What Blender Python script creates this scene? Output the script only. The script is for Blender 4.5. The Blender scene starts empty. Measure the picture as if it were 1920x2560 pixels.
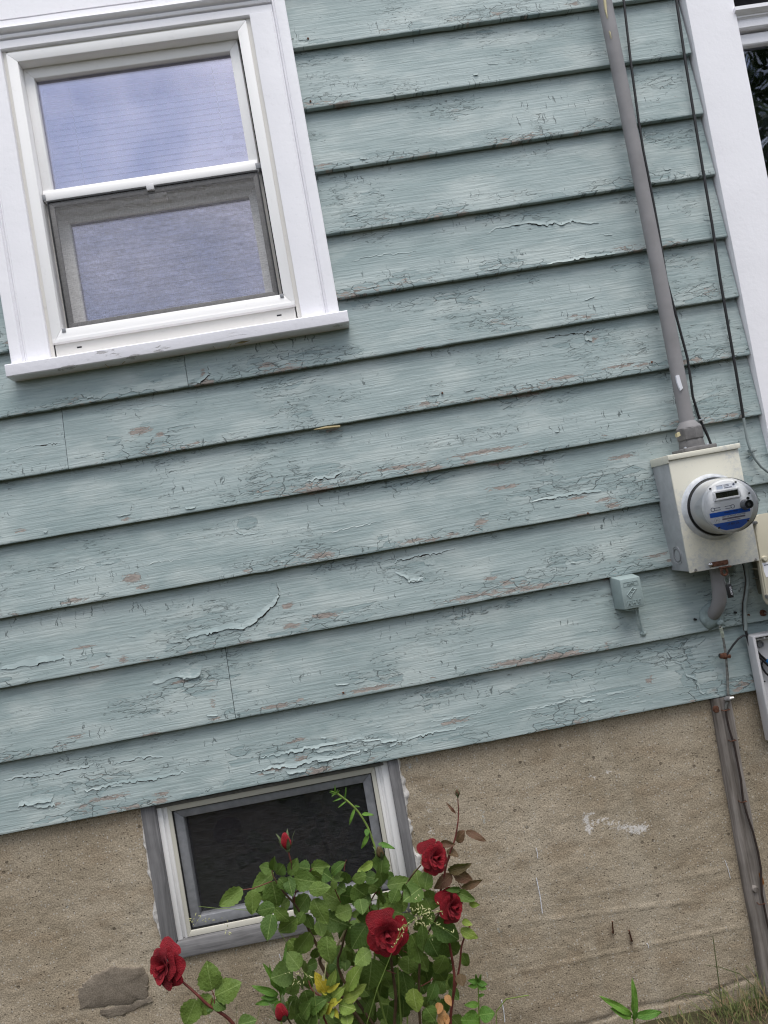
import bpy, bmesh, math, random
import numpy as np
from mathutils import Vector, Matrix, noise as mnoise
random.seed(7); rng = np.random.default_rng(7)
SC = bpy.context.scene
C = SC.collection
PI = math.pi

# ------------------------------------------------------------------ camera
# datum: z = 0 is the photographer's eye height, y = 0 the face of the clapboards, camera 2.3 m off the wall
F, DIST, PW, PH = 1800.0, 2.3, 1920.0, 2560.0
RX, RY, RZ = math.radians(-1.87), math.radians(-2.81), math.radians(-9.99)
def _rot(a, b, g):
    ca, sa, cb, sb, cg, sg = math.cos(a), math.sin(a), math.cos(b), math.sin(b), math.cos(g), math.sin(g)
    rx = np.array([[1,0,0],[0,ca,-sa],[0,sa,ca]]); ry = np.array([[cb,0,sb],[0,1,0],[-sb,0,cb]]); rz = np.array([[cg,-sg,0],[sg,cg,0],[0,0,1]])
    return rz @ rx @ ry
RM = _rot(RX, RY, RZ)
cam = bpy.data.cameras.new('camera'); camo = bpy.data.objects.new('camera', cam); C.objects.link(camo)
cam.sensor_fit = 'VERTICAL'; cam.sensor_height = 36; cam.lens = F / PH * 36; cam.clip_start = .05; cam.clip_end = 400
b2w = lambda r: Vector((r[0], r[2], -r[1]))
right, up, back = b2w(RM[0]), -b2w(RM[1]), -b2w(RM[2])
camo.matrix_world = Matrix(((right.x, up.x, back.x, 0), (right.y, up.y, back.y, -DIST), (right.z, up.z, back.z, 0), (0, 0, 0, 1)))
SC.camera = camo
def at(px, py, h=0.0):
    """survey helper: a point measured in the photograph, standing h metres in front of the wall"""
    d = RM.T @ np.array([(px - 960) / F, (py - 1280) / F, 1.0]); t = (DIST - h) / d[2]
    return Vector((t * d[0], -h, -t * d[1]))

# ------------------------------------------------------------------ world, sun, exposure
SUN_EL, SUN_AZ = math.radians(70), math.radians(160)
W = bpy.data.worlds.new('World'); SC.world = W; W.use_nodes = True
nt = W.node_tree; bg = nt.nodes['Background']
sky = nt.nodes.new('ShaderNodeTexSky'); sky.sky_type = 'NISHITA'; sky.sun_disc = False
sky.sun_elevation = SUN_EL; sky.sun_rotation = SUN_AZ; sky.dust_density = 1.5; sky.air_density = 1.0
tc = nt.nodes.new('ShaderNodeTexCoord'); nz = nt.nodes.new('ShaderNodeTexNoise')
nz.inputs['Scale'].default_value = 2.6; nz.inputs['Detail'].default_value = 6; nz.inputs['Roughness'].default_value = .55
rp = nt.nodes.new('ShaderNodeValToRGB'); rp.color_ramp.elements[0].position = .36; rp.color_ramp.elements[1].position = .60
mx = nt.nodes.new('ShaderNodeMix'); mx.data_type = 'RGBA'
mx.inputs[7].default_value = (8.6, 8.8, 9.4, 1)
nt.links.new(tc.outputs['Generated'], nz.inputs['Vector']); nt.links.new(nz.outputs['Fac'], rp.inputs[0])
nt.links.new(rp.outputs[0], mx.inputs[0]); nt.links.new(sky.outputs[0], mx.inputs[6]); nt.links.new(mx.outputs[2], bg.inputs[0])
bg.inputs[1].default_value = .082
sl = bpy.data.lights.new('sun', 'SUN'); sl.energy = 1.5; sl.angle = math.radians(40); sl.color = (1, .96, .9)
so = bpy.data.objects.new('sun', sl); C.objects.link(so)
sd = Vector((math.sin(SUN_AZ) * math.cos(SUN_EL), math.cos(SUN_AZ) * math.cos(SUN_EL), math.sin(SUN_EL)))
so.rotation_euler = sd.to_track_quat('Z', 'Y').to_euler(); so.location = sd * 20
SC.view_settings.view_transform = 'Standard'; SC.view_settings.look = 'None'; SC.view_settings.gamma = 1
SC.view_settings.use_curve_mapping = False; SC.view_settings.exposure = 1.05
SC.cycles.use_denoising = True; SC.cycles.filter_width = 1.2; SC.cycles.max_bounces = 6; SC.cycles.diffuse_bounces = 3; SC.cycles.glossy_bounces = 3; SC.cycles.transparent_max_bounces = 10

# ------------------------------------------------------------------ helpers
class MB:
    """collects shapes that become one mesh"""
    def __init__(s): s.v = []; s.f = []
    def add(s, v, f):
        o = len(s.v); s.v += [tuple(p) for p in v]; s.f += [tuple(i + o for i in q) for q in f]; return s
    def box(s, x0, x1, y0, y1, z0, z1):
        return s.add([(x0,y0,z0),(x1,y0,z0),(x1,y1,z0),(x0,y1,z0),(x0,y0,z1),(x1,y0,z1),(x1,y1,z1),(x0,y1,z1)],
                     [(0,3,2,1),(4,5,6,7),(0,1,5,4),(1,2,6,5),(2,3,7,6),(3,0,4,7)])
    def bbox(s, x0, x1, y0, y1, z0, z1, b=.002, seg=2):
        bm = bmesh.new(); m = Matrix.LocRotScale(Vector(((x0+x1)/2,(y0+y1)/2,(z0+z1)/2)), None, Vector((x1-x0,y1-y0,z1-z0)))
        bmesh.ops.create_cube(bm, size=1, matrix=m); bmesh.ops.bevel(bm, geom=bm.edges[:], offset=b, segments=seg, affect='EDGES', profile=.5)
        bm.verts.index_update(); s.add([v.co[:] for v in bm.verts], [[v.index for v in f.verts] for f in bm.faces]); bm.free(); return s
    def tube(s, pts, r, n=8, cap=True):
        pts = [Vector(p) for p in pts]; rs = r if isinstance(r, (list, tuple)) else [r] * len(pts)
        o = len(s.v); ref = None
        for i, p in enumerate(pts):
            t = (pts[min(i+1, len(pts)-1)] - pts[max(i-1, 0)]).normalized()
            if ref is None: ref = t.orthogonal().normalized()
            ref = (ref - t * ref.dot(t)).normalized(); q = t.cross(ref)
            for k in range(n):
                a = 2 * PI * k / n; s.v.append(tuple(p + (ref * math.cos(a) + q * math.sin(a)) * rs[i]))
        for i in range(len(pts) - 1):
            for k in range(n):
                a, b = o + i*n + k, o + i*n + (k+1) % n; s.f.append((a, b, b + n, a + n))
        if cap: s.f.append(tuple(o + k for k in range(n))[::-1]); s.f.append(tuple(o + (len(pts)-1)*n + k for k in range(n)))
        return s
    def lathe(s, c, prof, n=48, axis='y', cap=True):
        """prof: (radius, position along the axis)"""
        o = len(s.v); c = Vector(c)
        for r, d in prof:
            for k in range(n):
                a = 2 * PI * k / n; u, w = r * math.cos(a), r * math.sin(a)
                s.v.append(tuple(c + (Vector((u, d, w)) if axis == 'y' else Vector((u, w, d)) if axis == 'z' else Vector((d, u, w)))))
        for i in range(len(prof) - 1):
            for k in range(n):
                a, b = o + i*n + k, o + i*n + (k+1) % n; s.f.append((a, a + n, b + n, b))
        if cap and prof[0][0] > 1e-6: s.f.append(tuple(o + k for k in range(n)))
        if cap and prof[-1][0] > 1e-6: s.f.append(tuple(o + (len(prof)-1)*n + k for k in range(n))[::-1])
        return s
    def prism(s, poly, y0, y1):
        """poly in (x, z), front at y0 (towards the camera)"""
        n = len(poly); o = len(s.v); s.v += [(x, y0, z) for x, z in poly] + [(x, y1, z) for x, z in poly]
        s.f.append(tuple(range(o, o + n))); s.f.append(tuple(range(o + 2*n - 1, o + n - 1, -1)))
        for k in range(n): s.f.append((o + k, o + n + k, o + n + (k+1) % n, o + (k+1) % n))
        return s
    def extrude_x(s, prof, x0, x1, n=1, wob=0.0):
        """prof: closed polygon in (y, z), swept along x"""
        m = len(prof); o = len(s.v)
        for i in range(n + 1):
            x = x0 + (x1 - x0) * i / n
            for y, z in prof: s.v.append((x, y + wob * mnoise.noise((x * 7, z * 9, 1)), z + wob * mnoise.noise((x * 7, z * 9, 5))))
        for i in range(n):
            for k in range(m):
                a, b = o + i*m + k, o + i*m + (k+1) % m; s.f.append((a, b, b + m, a + m))
        s.f.append(tuple(o + k for k in range(m))[::-1]); s.f.append(tuple(o + n*m + k for k in range(m)))
        return s
    def extrude_z(s, prof, z0, z1, n=1, wob=0.0, lean=0.0):
        m = len(prof); o = len(s.v)
        for i in range(n + 1):
            z = z0 + (z1 - z0) * i / n
            for x, y in prof: s.v.append((x + lean * (z - z0) + wob * mnoise.noise((x * 9, z * 7, 2)), y + wob * mnoise.noise((x * 9, z * 7, 6)), z))
        for i in range(n):
            for k in range(m):
                a, b = o + i*m + k, o + i*m + (k+1) % m; s.f.append((a, a + m, b + m, b))
        s.f.append(tuple(o + k for k in range(m))); s.f.append(tuple(o + n*m + k for k in range(m))[::-1])
        return s

def wloc(p): return p.matrix_world.translation if p else Vector((0, 0, 0))
LOC = {}
def mesh(name, mb, m, smooth=None, fixn=True):
    me = bpy.data.meshes.new(name); me.from_pydata(mb.v, [], mb.f)
    if fixn:
        bm = bmesh.new(); bm.from_mesh(me); bmesh.ops.recalc_face_normals(bm, faces=bm.faces[:]); bm.to_mesh(me); bm.free()
    if smooth is not None:
        me.polygons.foreach_set('use_smooth', [True] * len(me.polygons))
        if smooth < 180: me.set_sharp_from_angle(angle=math.radians(smooth))
    if m: me.materials.append(m)
    me.update(); return me
def put(name, me, parent=None, kind=None):
    o = bpy.data.objects.new(name, me); C.objects.link(o)
    if parent is not None:
        o.parent = parent; o.location = -LOC.get(parent.name, Vector((0, 0, 0)))
    if kind: o['kind'] = kind
    return o
def part(name, mb, m, parent=None, smooth=40, kind=None, fixn=True): return put(name, mesh(name, mb, m, smooth, fixn), parent, kind)
def thing(name, label, cat, loc, group=None):
    o = bpy.data.objects.new(name, None); C.objects.link(o); o.location = loc; o.empty_display_size = .05
    LOC[o.name] = Vector(loc); o['label'] = label; o['category'] = cat
    if group: o['group'] = group
    return o
def tag(o, label, cat, group=None):
    o['label'] = label; o['category'] = cat
    if group: o['group'] = group
    return o
def inst(name, me, parent, M):
    o = bpy.data.objects.new(name, me); C.objects.link(o); o.parent = parent
    o.matrix_parent_inverse = Matrix.Translation(-LOC.get(parent.name, Vector((0, 0, 0)))); o.matrix_basis = M
    return o

# ------------------------------------------------------------------ node materials
class NT:
    def __init__(s, name, rough=.6, spec=.3, metal=0.0):
        s.m = bpy.data.materials.new(name); s.m.use_nodes = True; s.t = s.m.node_tree
        s.b = s.t.nodes['Principled BSDF']; s.out = s.t.nodes['Material Output']
        s.b.inputs['Roughness'].default_value = rough; s.b.inputs['Specular IOR Level'].default_value = spec; s.b.inputs['Metallic'].default_value = metal
        s._o = None; s.dim = '3D'
    def n(s, ty): return s.t.nodes.new('ShaderNode' + ty)
    def set(s, sock, v):
        if hasattr(v, 'links'): s.t.links.new(v, sock)
        elif v is not None: sock.default_value = v
    def obj(s):
        if s._o is None: s._o = s.n('TexCoord').outputs['Object']
        return s._o
    def rnd(s): return s.n('ObjectInfo').outputs['Random']
    def attr(s, name): a = s.n('Attribute'); a.attribute_name = name; return a.outputs['Fac']
    def math(s, op, a, b=None, c=None, clamp=False):
        q = s.n('Math'); q.operation = op; q.use_clamp = clamp
        for i, v in enumerate((a, b, c)):
            if v is not None: s.set(q.inputs[i], v)
        return q.outputs[0]
    def vmath(s, op, a, b):
        q = s.n('VectorMath'); q.operation = op; s.set(q.inputs[0], a); s.set(q.inputs[1], b); return q.outputs[0]
    def scl(s, v, k): return s.vmath('MULTIPLY', v, k)
    def flat(s, amt=None):
        """(x, z) of the wall as a 2D texture plane"""
        s.dim = '2D'; a = s.n('SeparateXYZ'); s.set(a.inputs[0], s.obj()); c = s.n('CombineXYZ'); s.set(c.inputs[0], a.outputs[0]); s.set(c.inputs[1], a.outputs[2] if amt is None else s.math('ADD', a.outputs[2], s.math('MULTIPLY', amt, 37.0))); return c.outputs[0]
    def off(s, v, amt):
        c = s.n('CombineXYZ'); s.set(c.inputs[1], s.math('MULTIPLY', amt, 37.0)); return s.vmath('ADD', v, c.outputs[0])
    def noise(s, v, scale=1.0, detail=3, rough=.55, dist=0.0):
        q = s.n('TexNoise'); q.noise_dimensions = s.dim; s.set(q.inputs['Vector'], v); q.inputs['Scale'].default_value = scale; q.inputs['Detail'].default_value = detail
        q.inputs['Roughness'].default_value = rough; q.inputs['Distortion'].default_value = dist; return q.outputs['Fac']
    def noisec(s, v, scale=1.0, detail=2):
        q = s.n('TexNoise'); q.noise_dimensions = s.dim; s.set(q.inputs['Vector'], v); q.inputs['Scale'].default_value = scale; q.inputs['Detail'].default_value = detail; return q.outputs['Color']
    def vor(s, v, scale=1.0, feature='F1', out='Distance', rand=1.0):
        q = s.n('TexVoronoi'); q.voronoi_dimensions = s.dim; q.feature = feature; s.set(q.inputs['Vector'], v); q.inputs['Scale'].default_value = scale; q.inputs['Randomness'].default_value = rand
        return q.outputs[out]
    def ramp(s, f, *st):
        q = s.n('ValToRGB'); e = q.color_ramp.elements
        while len(e) < len(st): e.new(.5)
        for el, (p, c) in zip(e, st): el.position = p; el.color = c if len(c) == 4 else (*c, 1)
        s.set(q.inputs[0], f); return q.outputs[0]
    def map(s, v, a, b, c=0.0, d=1.0, smooth=False):
        q = s.n('MapRange'); q.interpolation_type = 'SMOOTHSTEP' if smooth else 'LINEAR'
        s.set(q.inputs[0], v); s.set(q.inputs[1], a); s.set(q.inputs[2], b); s.set(q.inputs[3], c); s.set(q.inputs[4], d); return q.outputs[0]
    def mix(s, f, a, b, blend='MIX'):
        q = s.n('Mix'); q.data_type = 'RGBA'; q.blend_type = blend; q.clamp_factor = True
        s.set(q.inputs[0], f)
        for i, v in ((6, a), (7, b)): s.set(q.inputs[i], (*v, 1) if isinstance(v, tuple) and len(v) == 3 else v)
        return q.outputs[2]
    def bump(s, h, dist, strength=1.0, prev=None):
        q = s.n('Bump'); q.inputs['Strength'].default_value = strength; q.inputs['Distance'].default_value = dist; s.set(q.inputs['Height'], h)
        if prev is not None: s.set(q.inputs['Normal'], prev)
        return q.outputs[0]
    def done(s, col=None, nrm=None, rough=None):
        if col is not None: s.set(s.b.inputs['Base Color'], (*col, 1) if isinstance(col, tuple) and len(col) == 3 else col)
        if nrm is not None: s.set(s.b.inputs['Normal'], nrm)
        if rough is not None: s.set(s.b.inputs['Roughness'], rough)
        return s.m

def mat_siding(flake=False):
    q = NT('siding_paint_flake' if flake else 'siding_paint', .6, .3); r = q.rnd(); Q = q.flat(r)
    wob = q.scl(q.vmath('SUBTRACT', q.noisec(Q, 38, 3), (.5, .5, .5)), (.030, .016, 0)); D = q.vmath('ADD', Q, wob)
    big = q.noise(q.scl(Q, (2.0, 7, 1)), 1.4, 4, .62)
    paint = q.mix(q.map(big, .32, .68), (.275, .346, .348), (.388, .456, .455))
    paint = q.mix(q.map(q.noise(q.scl(Q, (1, 2.2, 1)), 4.3, 3), .49, .68, 0, .58), paint, (.490, .545, .530))          # chalked, faded patches
    G = q.vmath('ADD', Q, q.scl(wob, (.3, .22, 0))); grain = q.noise(q.scl(G, (6, 150, 1)), 1.0, 4, .66)
    paint = q.mix(q.map(grain, .42, .60, .30, 0), paint, (.19, .245, .248))
    if flake: return q.done(paint, q.bump(grain, .0009, .6))
    v = q.attr('above_edge'); low = q.map(v, .07, .0, 0, 1, True)
    # where the film is breaking up: worst along the drip edge, patchy elsewhere
    area = q.noise(q.scl(Q, (1.4, 4.2, 1)), 2.0, 2, .6)
    dmg = q.math('ADD', q.math('MULTIPLY', low, .20), q.math('ADD', area, q.attr('worn')))
    cell = q.scl(D, (15, 56, 1)); vt = q.n('TexVoronoi'); vt.voronoi_dimensions = '2D'; q.set(vt.inputs['Vector'], cell); vt.inputs['Scale'].default_value = 1; sep = q.n('SeparateColor'); q.set(sep.inputs[0], vt.outputs['Color'])
    e1 = q.vor(cell, 1, 'DISTANCE_TO_EDGE')
    gone = q.math('GREATER_THAN', q.math('ADD', q.math('MULTIPLY', sep.outputs[0], .36), dmg), .98)
    jag = q.noise(q.scl(D, (34, 240, 1)), 1, 3, .65)
    gone = q.math('MAXIMUM', gone, q.math('GREATER_THAN', q.math('ADD', q.attr('old_coat'), q.math('MULTIPLY', jag, .45)), .72))
    bare_h = q.math('ADD', q.math('ADD', q.attr('bare'), q.math('MULTIPLY', q.math('SUBTRACT', jag, .5), 1.9)), q.math('MAXIMUM', 0.0, q.math('MULTIPLY', q.math('SUBTRACT', q.math('ADD', q.math('MULTIPLY', sep.outputs[1], .34), q.math('ADD', dmg, q.math('MULTIPLY', low, .10))), 1.03), 1.8)))
    bare = q.map(bare_h, .47, .51)
    crk = q.math('MULTIPLY', q.map(e1, .040, .016), q.map(q.math('ADD', dmg, q.math('MULTIPLY', q.math('SUBTRACT', jag, .5), .5)), .70, .74))
    streak = q.noise(q.scl(D, (7, 70, 1)), 1, 3, .6)
    split = q.math('MULTIPLY', q.map(q.math('ABSOLUTE', q.math('SUBTRACT', streak, .5)), .010, .004), q.map(q.math('ADD', area, q.math('MULTIPLY', jag, .5)), .80, .86))
    tick = q.math('MULTIPLY', q.map(q.noise(q.scl(D, (150, 17, 1)), 1, 1, .5), .70, .74), q.map(big, .56, .64))
    crack = q.math('MAXIMUM', q.math('MAXIMUM', crk, split), tick)
    older = q.mix(q.map(grain, .35, .65), (.230, .300, .305), (.325, .392, .394))
    wood = q.mix(q.map(jag, .3, .7), (.19, .166, .152), (.37, .330, .300))
    col = q.mix(gone, paint, older); col = q.mix(bare, col, wood); col = q.mix(q.math('MULTIPLY', crack, .76), col, (.07, .088, .088))
    h = q.math('SUBTRACT', q.math('SUBTRACT', q.math('MULTIPLY', grain, 1.5), q.math('MULTIPLY', q.math('MAXIMUM', gone, bare), .85)), q.math('MULTIPLY', crack, .9))
    return q.done(col, q.bump(h, .0012, .9), q.map(bare, 0, 1, .6, .9))

def mat_white(name, col=(.72, .71, .75), bumpy=.5, chip=0.0, dirt=.25):
    q = NT(name, .45, .35); P = q.obj(); Q = q.off(P, q.rnd())
    c = q.mix(q.map(q.noise(Q, 3.5, 5), .35, .75, 0, dirt), col, tuple(k * .78 for k in col))
    c = q.mix(q.map(q.noise(q.scl(Q, (1, 1, 1)), 55, 4), .62, .75, 0, dirt), c, (.42, .41, .42))
    nrm = q.bump(q.noise(Q, 70, 4, .6), .0012, bumpy); nrm = q.bump(q.noise(Q, 9, 3), .004, bumpy * .6, nrm)
    if chip:
        k = q.noise(q.scl(Q, (14, 14, 60)), 1, 5, .7); a = q.noise(Q, 5, 2)
        ch = q.math('MULTIPLY', q.map(k, .60, .62), q.map(a, .60 - chip, .66 - chip)); c = q.mix(q.math('MULTIPLY', ch, .6), c, (.30, .28, .27))
        nrm = q.bump(q.math('SUBTRACT', 1.0, ch), .0012, .8, nrm)
    return q.done(c, nrm)
def mat_plain(name, col, rough=.5, spec=.35, metal=0.0, var=.15, scale=20, bump=.0):
    q = NT(name, rough, spec, metal); Q = q.off(q.obj(), q.rnd())
    c = q.mix(q.map(q.noise(Q, scale, 4), .3, .7), tuple(k * (1 - var) for k in col), tuple(min(1, k * (1 + var)) for k in col))
    return q.done(c, q.bump(q.noise(Q, scale * 6, 3), .001, bump) if bump else None)
def mat_concrete():
    q = NT('foundation_concrete', .93, .12); P = q.flat()
    c = q.mix(q.map(q.noise(P, 2.4, 5, .6), .3, .72), (.31, .258, .188), (.455, .392, .306))
    c = q.mix(q.map(q.noise(q.scl(P, (1, 3, 1)), 5, 3), .5, .72, 0, .6), c, (.30, .238, .168)); c = q.mix(q.map(q.noise(q.scl(P, (5, .8, 1)), 1.6, 4), .52, .68, 0, .45), c, (.44, .39, .31))
    sand = q.noise(P, 210, 3, .7); c = q.mix(q.map(sand, .36, .66), q.mix(1.0, c, (.70, .69, .68), 'MULTIPLY'), q.mix(1.0, c, (1.25, 1.24, 1.22), 'MULTIPLY'))
    vs = q.vor(P, 95); sp = q.n('SeparateColor'); q.set(sp.inputs[0], q.vor(P, 95, 'F1', 'Color'))
    pit = q.math('MULTIPLY', q.map(vs, .25, .15), q.math('GREATER_THAN', sp.outputs[0], .90)); lite = q.math('MULTIPLY', q.map(vs, .26, .16), q.math('LESS_THAN', sp.outputs[0], .13))
    vb = q.vor(P, 34); sb = q.n('SeparateColor'); q.set(sb.inputs[0], q.vor(P, 34, 'F1', 'Color'))
    pit = q.math('MAXIMUM', pit, q.math('MULTIPLY', q.map(vb, .20, .14), q.math('GREATER_THAN', sb.outputs[1], .975)))
    c = q.mix(q.math('MULTIPLY', pit, .62), c, (.07, .056, .043)); c = q.mix(q.math('MULTIPLY', lite, .75), c, (.50, .47, .42))
    sm = q.map(q.math('ADD', q.attr('white_smear'), q.math('MULTIPLY', q.math('SUBTRACT', q.noise(P, 120, 4, .75), .5), 2.4)), .62, .85); c = q.mix(q.math('MULTIPLY', sm, .9), c, (.66, .63, .60))
    bl = q.map(q.math('ADD', q.attr('blue_drip'), q.math('MULTIPLY', q.math('SUBTRACT', q.noise(P, 130, 4, .75), .5), 3.0)), .75, 1.1); c = q.mix(q.math('MULTIPLY', bl, .5), c, (.42, .50, .54))
    ru = q.attr('rust'); c = q.mix(q.math('MULTIPLY', ru, .7), c, (.06, .035, .022))
    nrm = q.bump(q.math('SUBTRACT', sand, q.math('MULTIPLY', pit, .8)), .0024, .65); nrm = q.bump(q.noise(P, 30, 4), .006, .5, nrm)
    return q.done(c, nrm)
def mat_mortar():
    q = NT('patch_mortar', .95, .1); P = q.flat(); sand = q.noise(P, 230, 3, .7)
    c = q.mix(q.map(q.noise(P, 11, 5, .65), .3, .7), (.150, .125, .098), (.235, .200, .160)); c = q.mix(q.map(sand, .35, .65), q.mix(1.0, c, (.75, .75, .75), 'MULTIPLY'), q.mix(1.0, c, (1.2, 1.2, 1.2), 'MULTIPLY'))
    return q.done(c, q.bump(q.math('ADD', q.math('MULTIPLY', sand, .4), q.noise(q.scl(P, (1, 2, 1)), 24, 4)), .0028, .5))
def mat_wood(name, c0, c1, axis='z'):
    q = NT(name, .85, .15); P = q.off(q.obj(), q.rnd()); k = (70, 70, 2.2) if axis == 'z' else (2.2, 70, 70)
    wv = q.vmath('ADD', P, q.scl(q.vmath('SUBTRACT', q.noisec(P, 5), (.5, .5, .5)), (.02, .02, .02)))
    g = q.noise(q.scl(wv, k), 1, 5, .65); c = q.mix(q.map(g, .3, .7), c0, c1)
    c = q.mix(q.map(q.noise(P, 7, 3), .5, .75, 0, .5), c, tuple(x * .6 for x in c0))
    return q.done(c, q.bump(g, .0022, .7))
def mat_glass(name, tint=(.72, .78, 1.0), refl=1.6, base=.05, clear=(.93, .95, .96), wav=0.0):
    q = NT(name); nd = q.t.nodes; nd.remove(q.b)
    fr = q.n('Fresnel'); fr.inputs[0].default_value = 1.5
    tr = q.n('BsdfTransparent'); tr.inputs[0].default_value = (*clear, 1); gl = q.n('BsdfGlossy'); gl.inputs[0].default_value = (*tint, 1); gl.inputs['Roughness'].default_value = .015
    if wav: q.set(gl.inputs['Normal'], q.bump(q.noise(q.obj(), 3, 2), wav, .3))
    ms = q.n('MixShader'); q.set(ms.inputs[0], q.math('ADD', q.math('MULTIPLY', fr.outputs[0], refl), base, clamp=True))
    q.t.links.new(tr.outputs[0], ms.inputs[1]); q.t.links.new(gl.outputs[0], ms.inputs[2]); q.t.links.new(ms.outputs[0], q.out.inputs[0]); return q.m
def mat_screen(name, col, cover, kx, kz, var, weft=.6, blot=.25):
    q = NT(name, .7, .2); P = q.obj()
    w1 = q.noise(q.scl(P, (kx, 1, kz)), 1, 3, .6); w2 = q.noise(q.scl(P, (kz, 1, kx)), 1, 3, .6); big = q.noise(q.scl(P, (9, 1, 46)), 1, 3, .6, 1.5)
    f = q.math('ADD', cover, q.math('MULTIPLY', q.math('SUBTRACT', q.math('ADD', w1, q.math('MULTIPLY', w2, weft)), .5 + weft / 2), var)); f = q.math('ADD', f, q.math('MULTIPLY', q.math('SUBTRACT', big, .5), blot), clamp=True)
    df = q.n('BsdfDiffuse'); q.set(df.inputs[0], q.mix(w1, tuple(k * .6 for k in col), tuple(k * 1.4 for k in col)))
    tr = q.n('BsdfTransparent'); ms = q.n('MixShader'); q.set(ms.inputs[0], f); q.t.links.new(tr.outputs[0], ms.inputs[1]); q.t.links.new(df.outputs[0], ms.inputs[2])
    q.t.nodes.remove(q.b); q.t.links.new(ms.outputs[0], q.out.inputs[0]); return q.m
def mat_leaf(name, a, b, vein):
    q = NT(name, .55, .25); P = q.obj(); r = q.rnd(); sp = q.n('SeparateXYZ'); q.set(sp.inputs[0], P)
    c = q.mix(r, a, b); c = q.mix(q.map(q.noise(q.off(P, r), 3, 3), .4, .7, 0, .3), c, tuple(k * .75 for k in a))
    ax = q.math('ABSOLUTE', sp.outputs[0])
    rib = q.map(ax, .022, .008); wv = q.n('TexWave'); wv.bands_direction = 'Y'; q.set(wv.inputs[0], q.n('TexCoord').outputs['Object'])
    vv = q.math('FRACT', q.math('MULTIPLY', q.math('SUBTRACT', sp.outputs[1], q.math('MULTIPLY', ax, .75)), 7.0)); sv = q.map(q.math('ABSOLUTE', q.math('SUBTRACT', vv, .5)), .06, .02)
    c = q.mix(q.math('MAXIMUM', q.math('MULTIPLY', rib, .7), q.math('MULTIPLY', sv, .30)), c, vein)
    spot = q.math('MULTIPLY', q.map(q.noise(q.off(P, r), 14, 3), .72, .76), q.math('GREATER_THAN', r, .75)); c = q.mix(q.math('MULTIPLY', spot, .5), c, (.45, .42, .20))
    nrm = q.bump(q.math('SUBTRACT', q.noise(P, 9, 3), q.math('MULTIPLY', sv, .5)), .03, .25)
    tl = q.n('BsdfTranslucent'); q.set(tl.inputs[0], q.mix(.5, c, (.25, .4, .05))); q.set(q.b.inputs['Base Color'], c); q.set(q.b.inputs['Normal'], nrm)
    ms = q.n('MixShader'); ms.inputs[0].default_value = .16; q.t.links.new(q.b.outputs[0], ms.inputs[1]); q.t.links.new(tl.outputs[0], ms.inputs[2]); q.t.links.new(ms.outputs[0], q.out.inputs[0]); return q.m
def mat_petal():
    q = NT('rose_petal', .55, .25); P = q.obj(); r = q.rnd()
    c = q.mix(r, (.130, .0009, .005), (.225, .0025, .010)); c = q.mix(q.map(q.noise(q.off(P, r), 4, 3), .45, .7, 0, .5), c, (.075, .0006, .003))
    q.b.inputs['Sheen Weight'].default_value = .25; q.b.inputs['Sheen Tint'].default_value = (1, .2, .25, 1)
    return q.done(c, q.bump(q.noise(q.scl(P, (6, 6, 2)), 3, 3), .04, .4))
def mat_galv():
    q = NT('meter_box_steel', .5, .4); P = q.obj(); sp = q.n('SeparateXYZ'); q.set(sp.inputs[0], P)
    big = q.noise(P, 7, 4, .6); sm = q.noise(P, 90, 5, .7); low = q.map(sp.outputs[2], .02, -.25, 0, .14)
    f = q.map(q.math('ADD', q.math('ADD', q.math('MULTIPLY', sm, .45), q.math('MULTIPLY', big, .6)), low), .55, .74)
    c = q.mix(f, (.64, .62, .53), (.40, .42, .44)); c = q.mix(q.map(q.noise(P, 260, 3), .70, .76, 0, .6), c, (.25, .24, .22))
    return q.done(c, q.bump(sm, .0006, .4), q.map(f, 0, 1, .55, .38))
M = {}
M['gap'] = mat_plain('gap_shade_wood', (.045, .04, .036), .9, .1, 0, .4, 200)  # dirty wood painted near-black, with the shade under lifted paint in its colour
M['siding'] = mat_siding(); M['flake'] = mat_siding(True)
M['white'] = mat_white('trim_white', (.85, .84, .875), .55, .0, .13); M['sillw'] = mat_white('sill_white', (.81, .80, .85), .6, .10, .2)
M['vinyl'] = mat_white('vinyl_white', (.85, .84, .835), .06, 0, .10); M['vinyl_in'] = mat_white('vinyl_jamb', (.76, .735, .69), .06, 0, .18)
M['concrete'] = mat_concrete(); M['mortar'] = mat_mortar(); M['crumb'] = mat_plain('white_mortar', (.55, .53, .51), .95, .1, 0, .3, 50, .8)
M['greywood'] = mat_wood('weathered_frame_z', (.10, .098, .10), (.245, .24, .245)); M['greywoodx'] = mat_wood('weathered_frame_x', (.10, .098, .10), (.245, .24, .245), 'x')
M['oldwood'] = mat_wood('weathered_plank', (.098, .084, .072), (.31, .282, .262))
M['cream'] = mat_white('cream_aluminium', (.56, .54, .47), .1, 0, .2); M['almond'] = mat_plain('almond_plastic', (.50, .465, .365), .45, .4, 0, .06, 8)
M['greyalu'] = mat_plain('grey_aluminium', (.23, .235, .25), .5, .4, .2, .18, 40); M['screenfr'] = mat_plain('screen_frame', (.16, .155, .15), .5, .4, .1, .2, 60)
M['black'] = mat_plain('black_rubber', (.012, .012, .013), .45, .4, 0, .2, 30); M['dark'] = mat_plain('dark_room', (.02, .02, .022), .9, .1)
M['glass'] = mat_glass('window_glass', (.88, .85, 1.0), 2.0, .21, wav=.002); M['glassd'] = mat_glass('dark_window_glass', (.9, .93, 1.0), 1.6, .02, (.8, .8, .8), wav=.01); M['lens'] = mat_glass('meter_cover_plastic', (1, 1, 1), 1.3, .0, (.95, .96, .96))
M['glassb'] = mat_glass('basement_glass', (1, 1, 1), 1.0, .0, (.6, .6, .6))
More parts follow.
